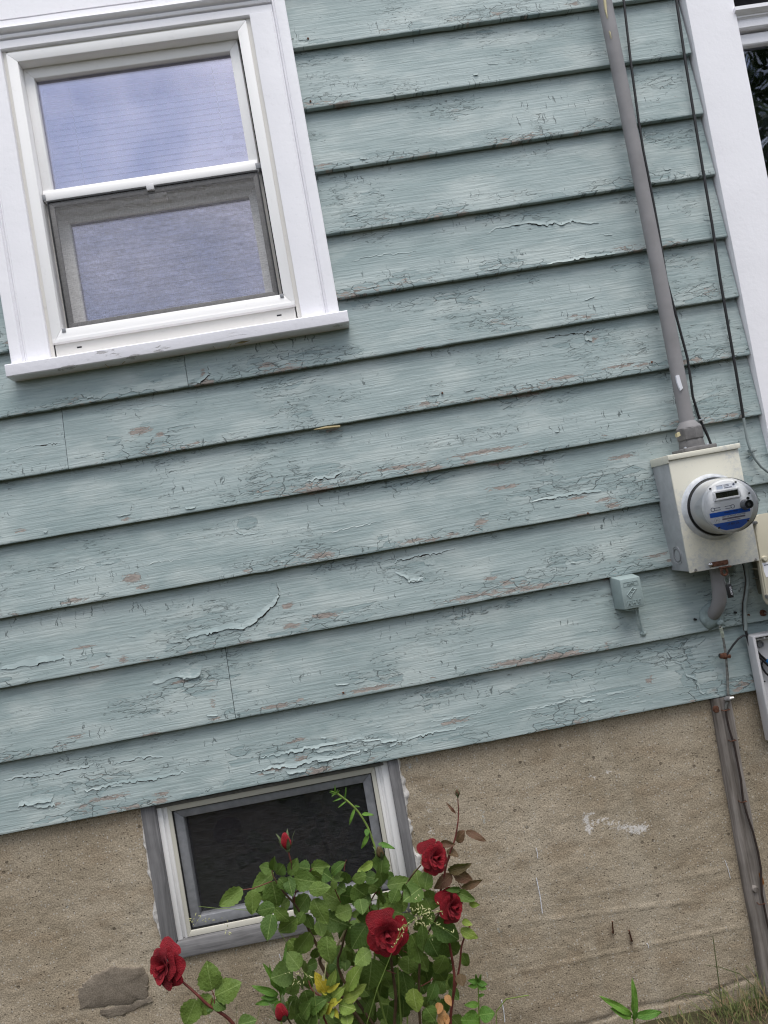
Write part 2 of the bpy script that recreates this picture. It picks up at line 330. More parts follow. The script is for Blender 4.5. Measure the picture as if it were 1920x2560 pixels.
M['mesh'] = mat_screen('insect_screen', (.23, .225, .23), .31, 55, 420, 1.1, .6, .55); M['meshb'] = mat_screen('basement_screen', (.12, .12, .128), .19, 26, 700, 1.1, .0, .0)
M['slat'] = mat_plain('blind_slat', (.84, .83, .99), .5, .3, 0, .03, 5); M['cordw'] = mat_plain('blind_cord', (.5, .5, .56), .8)
M['galv'] = mat_galv(); M['boxside'] = mat_plain('meter_box_side', (.34, .355, .37), .5, .4, 0, .12, 30, .1)
M['pipe'] = mat_plain('conduit_paint', (.232, .225, .230), .6, .3, 0, .12, 12, .3); M['pipeold'] = mat_plain('hub_grey', (.15, .145, .145), .7, .3, 0, .25, 40, .5)
M['chip'] = mat_plain('old_yellow_paint', (.52, .46, .28), .7); M['rust'] = mat_plain('rusty_iron', (.12, .055, .035), .9, .2, 0, .5, 120, .6)
M['steel'] = mat_plain('bright_screw', (.45, .45, .46), .3, .5, .9, .1); M['meterg'] = mat_plain('meter_body', (.62, .62, .63), .4, .4, 0, .06, 10); M['plate'] = mat_plain('meter_face_plate', (.80, .80, .81), .35, .5, .0, .04, 12)
M['bluelab'] = mat_plain('blue_label', (.012, .10, .50), .4, .4, 0, .04, 10); M['whitelab'] = mat_plain('white_label', (.72, .73, .78), .4, .4, 0, .03, 10); M['ink'] = mat_plain('label_ink', (.03, .035, .08), .6); M['lcd'] = mat_plain('display_glass', (.030, .032, .022), .15, .6); M['lcdseg'] = mat_plain('display_segment', (.010, .011, .009), .4)
M['smallbox'] = mat_plain('painted_over_box', (.262, .325, .325), .55, .35, 0, .08, 30, .5); M['putty'] = mat_plain('duct_seal', (.235, .29, .29), .8, .2, 0, .3, 30, .9)
M['greycab'] = mat_plain('grey_cable_sheath', (.23, .27, .27), .5, .35, 0, .15, 30); M['wireold'] = mat_plain('bare_ground_wire', (.15, .15, .14), .7, .3, .2, .6, 70, .5); M['wirebr'] = mat_plain('brown_wire', (.035, .025, .022), .6)
M['netbox'] = mat_plain('grey_plastic_box', (.55, .545, .56), .5, .4, 0, .06, 10); M['blueplug'] = mat_plain('blue_connector', (.02, .15, .42), .4)
M['petal'] = mat_petal(); M['sepal'] = mat_plain('sepal_green', (.10, .13, .06), .6, .3, 0, .4, 30)
M['leaf'] = mat_leaf('rose_leaf', (.050, .100, .018), (.125, .188, .038), (.21, .28, .09)); M['young'] = mat_leaf('young_leaf', (.16, .24, .040), (.26, .33, .065), (.38, .44, .16)); M['yellow'] = mat_leaf('yellow_leaf', (.42, .33, .03), (.40, .40, .05), (.5, .48, .12))
M['bronze'] = mat_leaf('bronze_leaf', (.085, .062, .026), (.125, .055, .040), (.2, .14, .08)); M['dry'] = mat_leaf('dry_leaf', (.36, .17, .06), (.42, .24, .10), (.5, .3, .16)); M['weed'] = mat_leaf('weed_leaf', (.07, .17, .025), (.11, .22, .03), (.2, .32, .08))
M['cane'] = mat_plain('cane', (.085, .055, .030), .6, .3, 0, .4, 40, .3); M['caner'] = mat_plain('red_cane', (.13, .035, .028), .55, .3, 0, .3, 40); M['stemg'] = mat_plain('green_stem', (.16, .23, .05), .6, .3, 0, .25, 30); M['seed'] = mat_plain('grass_seed', (.42, .42, .21), .7, .2, 0, .25, 60)
M['straw'] = mat_plain('straw', (.36, .30, .17), .8)

# ------------------------------------------------------------------ setting: ground
def soil():
    q = NT('soil', .95, .1); P = q.obj(); c = q.mix(q.map(q.noise(P, 6, 5), .35, .65), (.042, .032, .021), (.085, .068, .044))
    c = q.mix(q.map(q.noise(P, 1.2, 4), .45, .65, 0, .8), c, (.055, .075, .025)); return q.done(c, q.bump(q.noise(P, 40, 4), .02, .8))
GZ = -1.675
def ground():
    xs = np.concatenate([np.linspace(-40, -3, 12), np.linspace(-2.5, 2.5, 70), np.linspace(3, 40, 12)]); ys = np.concatenate([np.linspace(-60, -3.5, 14), np.linspace(-3, .1, 44), np.linspace(.4, 14, 6)])
    b = MB(); nx = len(xs)
    for y in ys:
        for x in xs:
            z = GZ + .018 * mnoise.noise((x * 3, y * 3, 0)) + .01 * mnoise.noise((x * 11, y * 11, 3)) + (.024 * math.exp(-(y / .14) ** 2) if y < .02 else 0) if abs(x) < 3 and y > -3.2 else GZ
            b.v.append((x, y, z))
    for j in range(len(ys) - 1):
        for i in range(nx - 1): a = j * nx + i; b.f.append((a, a + 1, a + 1 + nx, a + nx))
    return part('ground', b, soil(), None, 180, 'structure')
ground()

# ------------------------------------------------------------------ the house: clapboards
house = thing('house', 'weathered house wall of peeling pale teal clapboards over a bare concrete foundation', 'house', (0, .1, GZ))
EDGE = [1.83, 1.620, 1.4135, 1.203, .995, .781, .5770, .3805, .179, -.0455, -.2585, -.4845, -.700]
TH = .0240
WX0, WX1 = -.945, .069            # siding stops behind the window casings
def blob(px, py, rx, rz, k=1.0): p = at(px, py); return (p.x, p.z, rx, rz, k)
dq = 1920 / 1659
BARE = [blob(x * dq, y * dq, a, b) for x, y, a, b in [
    (300, 930, .035, .012), (345, 938, .014, .007), (285, 1250, .030, .014), (310, 1268, .020, .008), (440, 812, .010, .026), (160, 1297, .045, .006), (690, 1200, .035, .008), (265, 1425, .014, .010),
    (720, 927, .03, .004), (1285, 731, .018, .007), (1040, 1128, .02, .012), (1240, 682, .016, .005), (890, 1168, .05, .006), (800, 1488, .085, .007), (600, 1525, .06, .006), (630, 1352, .03, .008), (1100, 1432, .06, .008),
    (1230, 1412, .05, .007), (1010, 1290, .06, .007), (1160, 1268, .07, .007), (1320, 1250, .03, .006), (1405, 1471, .013, .011), (590, 1662, .03, .012), (640, 1602, .03, .006), (650, 1640, .02, .008), (740, 1680, .03, .008), (230, 1725, .07, .006),
    (350, 1715, .03, .006), (120, 1740, .02, .006), (1090, 1052, .05, .006), (1220, 815, .06, .006), (1140, 850, .07, .006), (690, 1060, .05, .006), (1050, 975, .12, .007), (870, 1008, .09, .005), (1340, 790, .06, .005), (1350, 985, .05, .006), (1500, 940, .03, .006), (1420, 1200, .04, .005),
    (460, 1520, .006, .02), (385, 1475, .03, .005), (180, 1398, .05, .004), (1250, 1075, .03, .005), (1310, 1078, .03, .006), (980, 1560, .06, .005), (620, 1310, .02, .01), (1080, 1000, .04, .005), (700, 1330, .05, .006), (1060, 1250, .02, .006)]]
OLD = [blob(x * dq, y * dq, a, b) for x, y, a, b in [(533, 1130, .038, .024), (470, 1390, .07, .016), (200, 1420, .06, .012), (900, 1225, .05, .018), (590, 1275, .015, .025), (420, 1465, .03, .02), (1490, 1470, .03, .03), (1530, 1440, .02, .02),
    (1150, 480, .08, .016), (100, 1715, .06, .018), (640, 1620, .14, .028), (960, 1590, .1, .02), (1320, 1500, .12, .02), (1300, 735, .035, .02), (230, 1215, .05, .01), (1000, 700, .05, .008), (1450, 590, .04, .01), (1100, 610, .12, .012), (880, 600, .12, .012), (700, 1010, .06, .015)]]
BARE += [(rng.uniform(-1.2, 1.35), EDGE[i] + abs(rng.normal(.016, .014)), rng.uniform(.008, .035), rng.uniform(.003, .007), rng.uniform(.6, 1)) for i in [1,2,3,4,5,6,6,7,7,7,7,8,8,8,8,9,9,9,9,9,10,10,10,10,10,11,11,11,11,12,12,12,12,12,12,12] for _ in range(2)]
WORN = [blob(x * dq, y * dq, a, b) for x, y, a, b in [(1200, 590, .35, .05), (620, 1620, .7, .06), (1250, 1480, .5, .07), (1200, 840, .5, .03), (1150, 990, .45, .03), (1250, 1060, .4, .04), (620, 1260, .12, .07), (1000, 1270, .3, .04), (400, 1500, .2, .05), (300, 930, .25, .05), (1250, 730, .12, .05), (1520, 1450, .2, .08), (100, 1720, .4, .06), (1380, 1010, .3, .05), (820, 620, .2, .05), (1120, 480, .2, .03), (1550, 950, .12, .1)]]
def field(X, Z, lst, sig=1.0):
    f = np.zeros_like(X)
    for (cx, cz, rx, rz, k) in lst: f = np.maximum(f, k * np.exp(-(((X - cx) / rx) ** 2 + ((Z - cz) / rz) ** 2) * .9))
    return f
def surf_y(i, z): return TH * (z - EDGE[i]) / (EDGE[i - 1] - EDGE[i])
BOARDS = []
def clapboard(i, x0, x1, seed, e=None):
    """one board: thick drip edge, face leaning back under the course above, slightly cupped and wavy"""
    eb, et = e or (EDGE[i], EDGE[i - 1]); zb, zt = eb, et + .022; nx = max(2, int((x1 - x0) / .011)); vs = [.0, .0018] + [.006 + .0065 * k for k in range(36)]
    vs = [v for v in vs if v < zt - zb - .01] + [zt - zb]; xs = np.linspace(x0, x1, nx + 1); b = MB(); rows = [('bk', 0)] + [('f', v) for v in vs] + [('bk', vs[-1])]
    dzv = np.array([.0016 * mnoise.noise((x * 1.7, i * 3.1, seed)) + .0011 * mnoise.noise((x * 13, i, seed)) - .0028 * max(0, mnoise.noise((x * 9, i * 7.7, seed + 9)) - .42) * 2 for x in xs])
    dyv = np.array([.0022 * mnoise.noise((x * 1.1, i * 5.3, seed + 2)) for x in xs]); nr = len(rows); V = np.zeros((nr, nx + 1, 3))
    for r, (k, v) in enumerate(rows):
        t = v / (zt - zb); y = TH * v / (et - eb); cup = .0012 * math.sin(PI * t)
        V[r, :, 0] = xs; V[r, :, 2] = zb + v + dzv * (1 if v < .01 else max(0, 1 - v / .06)); V[r, :, 1] = y - cup + dyv * (1 - t) + (.0008 if (k == 'f' and v == 0) else 0)
        if k == 'bk': V[r, :, 1] = TH - .005 if v == 0 else y + .003
    b.v = [tuple(p) for p in V.reshape(-1, 3)]; n1 = nx + 1
    b.f = [(r*n1 + c, r*n1 + c + 1, (r+1)*n1 + c + 1, (r+1)*n1 + c) for r in range(nr - 1) for c in range(nx)]
    b.f += [tuple(r * n1 for r in range(nr)), tuple(r * n1 + nx for r in range(nr))[::-1]]
    me = mesh('clapboard', b, M['siding'], 35); fl = V.reshape(-1, 3); X, Z = fl[:, 0], fl[:, 2]
    hv = np.array([v for k, v in rows for _ in range(n1)])
    for nm, arr in (('above_edge', hv), ('bare', field(X, Z, BARE)), ('old_coat', field(X, Z, OLD)), ('worn', .22 * field(X, Z, WORN))):
        a = me.attributes.new(nm, 'FLOAT', 'POINT'); a.data.foreach_set('value', np.asarray(arr, dtype=np.float32))
    o = put('clapboard', me, house); BOARDS.append((i if e is None else 0, x0, x1, o)); return o
JOINT = {7: [-.843], 11: [-.458], 6: [-.432], 9: [.62], 4: [.71], 2: [1.02]}
for i in range(1, 13):
    spans = [(-2.3, WX0), (WX1, 1.396)] if i <= 5 else [(-2.3, 1.396), (1.562, 2.4)] if i >= 8 else [(-2.3, 1.396)]
    for (a, c) in spans:
        cuts = [a] + [j for j in JOINT.get(i, []) if a < j < c and i in (6, 7, 11, 12)] + [c]
        for k in range(len(cuts) - 1): clapboard(i, cuts[k] + (.0009 if k else 0), cuts[k+1] - (.0009 if k < len(cuts) - 2 else 0), i * 10 + k)
clapboard(1, 1.560, 2.4, 77)
for k in range(3):
    lo = 1.83 + .21 * k
    for (a, c) in ([(-2.3, WX0), (WX1, 1.396), (1.562, 2.4)] if k == 0 else [(-2.3, 1.396), (1.562, 2.4)]): clapboard(1, a, c, 80 + k, (lo, lo + .21))
         # course beyond the right-hand trim, above its window

# peeling flakes: curled bits of paint still hanging on their board
def flake_mesh(seed, w, h, lift, curl):
    r = random.Random(seed); nx, nz = 6, 4; top = []; 
    jt = [r.uniform(-.18, .05) for _ in range(nx + 1)]; jb = [r.uniform(-.06, .18) for k in range(nx + 1)]
    for sgn in (0, 1):
        for a in range(nz + 1):
            for c in range(nx + 1):
                u = c / nx - .5; t = a / nz; zz = (.5 + jt[c]) * (1 - t) + (-.5 + jb[c]) * t
                taper = 1 - .25 * (abs(u) * 2) ** 2 * t
                y = -(lift * (t ** 2) * (1 - .5 * abs(u)) + curl * max(0, t - .6) ** 2 * 4) - .0003 - (.0006 if sgn == 0 else 0)
                top.append((u * w * taper + r.uniform(-.04, .04) * w * (1 if 0 < c < nx else .5), y, zz * h))
    n1 = nx + 1; k = n1 * (nz + 1); b = MB(); b.v = top
    for a in range(nz):
        for c in range(nx):
            q = a * n1 + c; b.f += [(q, q + n1, q + n1 + 1, q + 1), (k + q, k + q + 1, k + q + n1 + 1, k + q + n1)]
    ring = [c for c in range(n1)] + [(a + 1) * n1 - 1 for a in range(1, nz + 1)] + [nz * n1 + c for c in range(nx - 1, -1, -1)] + [a * n1 for a in range(nz - 1, 0, -1)]
    for a in range(len(ring)): p, q = ring[a], ring[(a + 1) % len(ring)]; b.f.append((p, q, k + q, k + p))
    return mesh('paint_flake', b, M['flake'], 50)
FL = [flake_mesh(s, 1, 1, l, cu) for s, l, cu in [(1, .16, .05), (2, .10, .0), (3, .24, .10), (4, .06, .0), (5, .18, -.05), (6, .12, .06), (7, .30, .12), (8, .08, .02)]]
def flake(x, z, w, h, rz=0.0, kind=None, ys=None):
    i = next((j for j in range(1, 13) if EDGE[j] <= z), 12)
    bd = [b for b in BOARDS if b[0] == i and b[1] <= x <= b[2]]
    if not bd: return
    me = FL[kind if kind is not None else rng.integers(0, len(FL))]
    o = bpy.data.objects.new('paint_flake', me); C.objects.link(o); o.parent = bd[0][3]
    o.location = (x, surf_y(i, z) - .0012, z); o.rotation_euler = (-.08, rz, 0); o.scale = (w, (ys or .035) * .36, h)
def fp(dx, dy, w, h, rz=0, kind=None, ys=None): p = at(dx * dq, dy * dq); flake(p.x, p.z, w, h, rz, kind, ys)
for a in [(410, 1450, .075, .045, .06, 6, .06), (80, 1728, .10, .030, .05, 2, .05), (900, 1250, .05, .02, .1, 2), (930, 1215, .04, .02, .1, 4), (390, 888, .02, .022, 0, 1), (530, 1185, .03, .014, 0, 1), (380, 1205, .05, .012, 0, 3), (230, 1215, .05, .014, 0, 4), (1480, 1440, .03, .02, .2, 1), (1180, 740, .028, .016, 0, 1), (1275, 728, .03, .02, .4, 2),
          (700, 1620, .06, .014, .05, 0), (640, 1665, .07, .015, .05, 2), (600, 1645, .05, .014, .05, 4), (560, 1660, .06, .015, .05, 1), (700, 1640, .05, .012, .05, 6), (770, 1595, .06, .014, .05, 0), (840, 1600, .06, .012, .05, 2), (960, 1545, .08, .012, .05, 1), (1330, 1495, .07, .014, .05, 0), (1270, 1512, .06, .014, .05, 2), (1380, 1515, .06, .012, 0, 1), (560, 605, .04, .012, 0, 1), (720, 1040, .03, .016, 0, 4), (1530, 470, .03, .012, .1, 1)]: fp(*a)
def curl(pts, wid, lift, seed=0):
    """a torn paint edge: the film above the tear has let go and stands off along its lower rim"""
    r = random.Random(seed); P = [at(x * dq, y * dq) for x, y in pts]; Q = []
    for k in range(len(P) - 1):
        n = max(2, int((P[k+1] - P[k]).length / .0045))
        for j in range(n): Q.append(P[k].lerp(P[k+1], j / n))
    Q.append(P[-1]); i = next((j for j in range(1, 13) if EDGE[j] <= Q[0].z), 12); bd = [b for b in BOARDS if b[0] == i and b[1] <= Q[0].x <= b[2]]
    if not bd: return
    b = MB(); g = MB(); n = len(Q); jz = 0; lf = 1
    for k, p in enumerate(Q):
        e = max(0.0, math.sin(PI * k / (n - 1))) ** .4; d = (Q[min(k+1, n-1)] - Q[max(k-1, 0)]); nv = Vector((-d.z, 0, d.x)).normalized()
        if r.random() < .45: jz = r.uniform(-.0045, .0035)
        if r.random() < .3: lf = r.uniform(.25, 1.5)
        if nv.z < -.2: nv = -nv
        for t in (0, .6, 1):
            c = p + nv * wid * 1.2 * (1 - t) * e + nv * jz * (.4 + .6 * t); zz = min(max(c.z, EDGE[i] + .001), EDGE[i-1] - .004)
            y = surf_y(i, zz) + .0006 - .0016 * t - lift * .55 * lf * e * t ** 3; b.v += [(c.x, y - .0008, zz), (c.x, y, zz)]
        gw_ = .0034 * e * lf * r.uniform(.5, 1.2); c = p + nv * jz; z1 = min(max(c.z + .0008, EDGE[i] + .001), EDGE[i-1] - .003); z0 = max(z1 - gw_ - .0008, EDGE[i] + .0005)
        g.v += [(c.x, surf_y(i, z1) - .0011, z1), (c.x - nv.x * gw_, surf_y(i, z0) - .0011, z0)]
    for k in range(n - 1):
        for t in range(2):
            q = k * 6 + t * 2; b.f += [(q, q + 2, q + 8, q + 6), (q + 1, q + 7, q + 9, q + 3)]
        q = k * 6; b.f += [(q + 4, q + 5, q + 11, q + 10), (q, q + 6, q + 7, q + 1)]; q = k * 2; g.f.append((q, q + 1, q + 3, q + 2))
    part('shaded_gap', g, M['gap'], bd[0][3], None, fixn=False)  # dark strip paints the shade beneath the lifted film edge
    part('paint_curl', b, M['flake'], bd[0][3], 60)
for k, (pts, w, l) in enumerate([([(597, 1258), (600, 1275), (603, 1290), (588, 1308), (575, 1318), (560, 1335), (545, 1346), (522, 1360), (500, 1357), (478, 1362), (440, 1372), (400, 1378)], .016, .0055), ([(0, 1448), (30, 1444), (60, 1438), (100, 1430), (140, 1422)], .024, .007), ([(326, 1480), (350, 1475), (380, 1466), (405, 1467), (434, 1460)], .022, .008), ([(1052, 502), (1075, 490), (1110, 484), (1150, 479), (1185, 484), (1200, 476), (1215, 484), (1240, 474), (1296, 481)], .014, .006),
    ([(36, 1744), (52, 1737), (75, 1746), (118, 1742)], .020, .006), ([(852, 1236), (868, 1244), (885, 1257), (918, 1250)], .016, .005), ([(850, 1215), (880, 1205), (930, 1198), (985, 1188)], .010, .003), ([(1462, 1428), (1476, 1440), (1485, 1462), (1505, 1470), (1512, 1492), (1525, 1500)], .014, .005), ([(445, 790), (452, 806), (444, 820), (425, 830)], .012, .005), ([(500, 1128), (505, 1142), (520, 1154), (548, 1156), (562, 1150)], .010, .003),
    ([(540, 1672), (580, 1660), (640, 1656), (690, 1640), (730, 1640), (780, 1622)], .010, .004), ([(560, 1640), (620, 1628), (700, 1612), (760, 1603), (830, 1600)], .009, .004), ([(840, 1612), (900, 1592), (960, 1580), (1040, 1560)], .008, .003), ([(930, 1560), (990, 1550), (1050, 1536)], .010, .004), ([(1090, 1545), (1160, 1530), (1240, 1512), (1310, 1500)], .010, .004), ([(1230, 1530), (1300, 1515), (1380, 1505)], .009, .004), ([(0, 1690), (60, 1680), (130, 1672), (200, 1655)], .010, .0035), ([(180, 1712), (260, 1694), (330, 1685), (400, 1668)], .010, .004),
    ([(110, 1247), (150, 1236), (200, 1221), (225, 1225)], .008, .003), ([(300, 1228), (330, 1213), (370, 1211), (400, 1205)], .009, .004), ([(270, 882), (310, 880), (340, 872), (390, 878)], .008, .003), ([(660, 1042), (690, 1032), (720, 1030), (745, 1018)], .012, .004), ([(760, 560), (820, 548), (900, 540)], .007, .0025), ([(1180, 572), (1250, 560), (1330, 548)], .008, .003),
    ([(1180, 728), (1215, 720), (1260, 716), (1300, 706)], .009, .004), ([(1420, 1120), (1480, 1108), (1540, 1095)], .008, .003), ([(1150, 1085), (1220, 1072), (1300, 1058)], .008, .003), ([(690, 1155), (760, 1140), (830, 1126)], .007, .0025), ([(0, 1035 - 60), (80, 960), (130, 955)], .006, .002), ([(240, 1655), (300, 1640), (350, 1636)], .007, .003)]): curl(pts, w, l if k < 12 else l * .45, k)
wts = {1: 3, 2: 3, 3: 4, 4: 5, 5: 7, 6: 6, 7: 8, 8: 8, 9: 9, 10: 11, 11: 10, 12: 34}
for i, n in wts.items():
    for _ in range(n):
        x = rng.uniform(-1.25, 1.35); z = EDGE[i] + (abs(rng.normal(0, .045)) + .014 if i < 12 else rng.uniform(.02, .17))
        if z < EDGE[i - 1] - .02: flake(x, z, rng.uniform(.012, .05), rng.uniform(.005, .011), rng.normal(.03, .08), None, rng.uniform(.012, .026))
b = MB().tube([at(678 * dq, 928 * dq, .0), at(705 * dq, 924 * dq, .003), at(735 * dq, 921 * dq, .002)], [.001, .005, .004], 5); part('wood_splinter', b, M['straw'], house, 60)
for k, (px, py) in enumerate([(770, 96), (776, 253), (1106, 982), (858, 1732), (1630, 905), (1470, 1283)]):
    p = at(px, py); part('nail_head', MB().lathe((p.x, p.y + .004, p.z), [(0, -.006), (.0028, -.0055), (.0034, -.003), (.0034, .006)], 10), M['rust'], house, 60)

# sheathing and dark rooms behind the openings
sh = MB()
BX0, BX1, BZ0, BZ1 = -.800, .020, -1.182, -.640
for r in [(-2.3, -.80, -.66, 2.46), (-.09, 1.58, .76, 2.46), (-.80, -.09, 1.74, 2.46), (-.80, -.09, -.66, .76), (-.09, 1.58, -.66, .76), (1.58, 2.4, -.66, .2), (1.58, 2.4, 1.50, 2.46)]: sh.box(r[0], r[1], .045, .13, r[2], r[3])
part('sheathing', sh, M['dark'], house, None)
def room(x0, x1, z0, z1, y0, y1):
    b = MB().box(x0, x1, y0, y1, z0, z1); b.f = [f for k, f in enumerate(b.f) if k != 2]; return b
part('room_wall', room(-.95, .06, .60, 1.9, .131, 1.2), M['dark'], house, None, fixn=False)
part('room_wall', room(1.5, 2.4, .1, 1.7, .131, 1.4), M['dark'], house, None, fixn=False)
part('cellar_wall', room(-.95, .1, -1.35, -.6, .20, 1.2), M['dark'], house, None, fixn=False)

# ------------------------------------------------------------------ foundation
FY = .026
def foundation():
    st = .0075; xs = np.arange(-2.3, 2.4, st); zs = np.arange(-1.80, -.655, st); X, Z = np.meshgrid(xs, zs)
    Y = np.full_like(X, FY); k = np.zeros_like(X)
    for (zz, sl, a, x0, x1) in [(-1.243, -.018, .0022, .45, 1.06), (-1.288, -.075, .0026, .30, .90), (-1.440, -.002, .0024, .30, 1.05), (-1.41, .0, .002, -1.6, -1.0), (-1.30, .01, .0015, -1.5, -.9)]:
        c = zz + sl * (X - x0); k += a * np.exp(-((Z - c) / .0035) ** 2) * (1 / (1 + np.exp(-(X - x0) * 25))) * (1 / (1 + np.exp((X - x1) * 40)))
    nzv = np.array([.004 * mnoise.noise((x * 4, z * 4, 3)) + .002 * mnoise.noise((x * 17, z * 17, 8)) + .0012 * mnoise.noise((x * 55, z * 55, 8)) for z in zs for x in xs]).reshape(X.shape)
    Y = Y - k - nzv
    foot = np.clip((-1.620 - .02 * np.sin(X * 2.1 + 1) - Z) / .006, 0, 1); Y += .007 * np.exp(-((Z + 1.616 + .02 * np.sin(X * 2.1 + 1) + .006 * np.sin(X * 17)) / .0042) ** 2) * (X > .2)
    nx = len(xs); b = MB(); b.v = list(map(tuple, np.stack([X, Y, Z], -1).reshape(-1, 3)))
    ox0, ox1, oz0 = BX0 - .004, BX1 + .004, BZ0 - .006
    for j in range(len(zs) - 1):
        zc = zs[j] + st / 2
        for i in range(nx - 1):
            xc = xs[i] + st / 2
            if ox0 + .01 < xc < ox1 - .01 and zc > oz0 + .012: continue
            a = j * nx + i; b.f.append((a, a + 1, a + 1 + nx, a + nx))
    me = mesh('foundation', b, M['concrete'], 180); fx, fz = X.ravel(), Z.ravel()
    q = lambda px, py: at(px, py, -FY)
    sm = []
    for x, y, a, c, k in [(612, 455, .010, .020, 1), (628, 505, .012, .018, 1), (690, 465, .03, .008, .75), (760, 480, .03, .007, .75), (830, 500, .035, .010, .8), (900, 515, .030, .013, 1), (935, 508, .018, .014, 1), (740, 180, .02, .006, .7), (640, 215, .02, .01, .55), (640, 425, .015, .006, .7)]:
        p = q(1200 + x * .434, 1850 + y * .434); sm.append((p.x, p.z, a * 1.3, c * 1.35, k * 1.1))
    for y, a, k in [(2020, .012, .6), (2080, .012, .7), (2150, .010, .75), (2230, .02, .6), (2290, .016, .5)]:
        p = q(1085 + (y - 2150) * .1, y); sm.append((p.x, p.z, a, .03, k))
    bl = []
    for x, y, a, c in [(20, 450, .012, .05), (110, 690, .01, .04), (175, 850, .006, .02), (70, 900, .01, .03), (110, 1090, .012, .05), (20, 1180, .006, .04), (40, 1330, .004, .06), (1325, 280, .007, .03), (1335, 310, .008, .012), (1360, 380, .004, .01), (1350, 430, .004, .012), (1065, 145, .006, .006), (1385, 670, .005, .016), (560, 480, .006, .05), (800, 830, .01, .02), (610, 700, .004, .06)]:
        p = q(1200 + x * .434, 1850 + y * .434); bl.append((p.x, p.z, a * .7, c, .9))
    for px, py, a, c in [(355, 2285, .006, .02), (1022, 1915, .02, .02), (1040, 1900, .02, .01), (168, 2265, .008, .015), (590, 2385, .003, .02)]:
        p = q(px, py); bl.append((p.x, p.z, a * .7, c, .9))
    ru = [(.598, -1.385, .006, .02, .8), (.655, -1.415, .007, .025, 1.0)]
    for nm, lst in (('white_smear', sm), ('blue_drip', bl), ('rust', ru)):
        a = me.attributes.new(nm, 'FLOAT', 'POINT'); a.data.foreach_set('value', field(fx, fz, lst).astype(np.float32))
    return put('foundation', me, house)
fnd = foundation()
def ragged(pts, n=3, amp=.006, seed=0):
    r = random.Random(seed); out = []
    for k in range(len(pts)):
        a, b = Vector(pts[k]), Vector(pts[(k + 1) % len(pts)])
        for t in range(n): p = a.lerp(b, t / n); out.append((p.x + r.uniform(-amp, amp), p.y + r.uniform(-amp, amp)))
    return out
def dome(poly, h):
    """trowelled patch: feathered rim buried in the concrete, proud middle"""
    n = len(poly); cx_, cz_ = sum(p[0] for p in poly) / n, sum(p[1] for p in poly) / n; b = MB(); rings = [(1.0, -.006), (.965, h * .55), (.90, h * .85), (.6, h), (.3, h * 1.02)]
    for k, (f, y) in enumerate(rings): b.v += [(cx_ + (x - cx_) * f, FY - y - .0012 * mnoise.noise((x * 30 * f, z * 30 * f, k)), cz_ + (z - cz_) * f) for x, z in poly]
    for k in range(len(rings) - 1):
        for a in range(n): b.f.append((k * n + a, k * n + (a + 1) % n, (k + 1) * n + (a + 1) % n, (k + 1) * n + a))
    b.f.append(tuple((len(rings) - 1) * n + a for a in range(n))); return b
pt = [(p.x, p.z) for p in [at(x * .3014, 1950 + y * .3014, -FY + .004) for x, y in [(640, 1740), (720, 1650), (860, 1570), (980, 1550), (1180, 1560), (1230, 1650), (1235, 1800), (1100, 1850), (860, 1890), (650, 1910)]]]
part('mortar_patch', dome(ragged(pt, 6, .004, 3), .0058), M['mortar'], fnd, 30)
pt = [(p.x, p.z) for p in [at(x * .3014, 1950 + y * .3014, -FY + .004) for x, y in [(820, 1900), (1100, 1860), (1240, 1800), (1270, 1830), (1120, 1910), (930, 1970), (830, 1960)]]]
part('mortar_patch', dome(ragged(pt, 5, .004, 4), .0044), M['mortar'], fnd, 30)
# crumbly white bead between wooden frame and concrete
def bead(x0, z0, x1, z1, w, seed, side):
    r = random.Random(seed); n = 70; b = MB(); d = Vector((x1 - x0, z1 - z0)); L = d.length; d /= L; nn = Vector((-d.y, d.x)) * side
    inner, outer = [], []
    for k in range(n + 1):
        p = Vector((x0, z0)) + d * L * k / n; ww = w * max(.02, .45 + 1.3 * mnoise.noise((k * .09, seed, 2)) + .45 * mnoise.noise((k * .31, seed, 7)) + r.uniform(-.10, .10)); inner.append(p - nn * .004); outer.append(p + nn * ww)
    o = 0
    for k in range(n + 1):
        h = r.uniform(.0, .0022)
        b.v += [(inner[k].x, FY - .005 - h, inner[k].y), ((inner[k].x + outer[k].x) / 2, FY - .007 - h, (inner[k].y + outer[k].y) / 2), (outer[k].x, FY + .004, outer[k].y)]
    for k in range(n):
        a = k * 3; b.f += [(a, a + 1, a + 4, a + 3), (a + 1, a + 2, a + 5, a + 4)]
    return b
part('mortar_bead', bead(BX0, -.70, BX0 - .004, BZ0, .014, 1, -1), M['crumb'], fnd, 60)
part('mortar_bead', bead(BX1, -.70, BX1 - .002, BZ0, .022, 5, 1), M['crumb'], fnd, 60)
part('mortar_bead', bead(BX0, BZ0, BX1, BZ0, .012, 9, -1), M['crumb'], fnd, 60)
for (px, py, qx, qy, w) in [(1340, 2120, 1344, 2145, .0012), (1341, 2195, 1356, 2283, .0016), (1812, 2150, 1826, 2196, .001), (1254, 2500, 1262, 2555, .0016), (698, 2385, 703, 2410, .001), (1617, 2358, 1622, 2370, .0012)]:
    a, c = at(px, py, -FY + .003), at(qx, qy, -FY + .003); part('paint_drip', MB().tube([a, a.lerp(c, .5) + Vector((.002, 0, 0)), c], w, 5), M['whitelab'], fnd, 60)

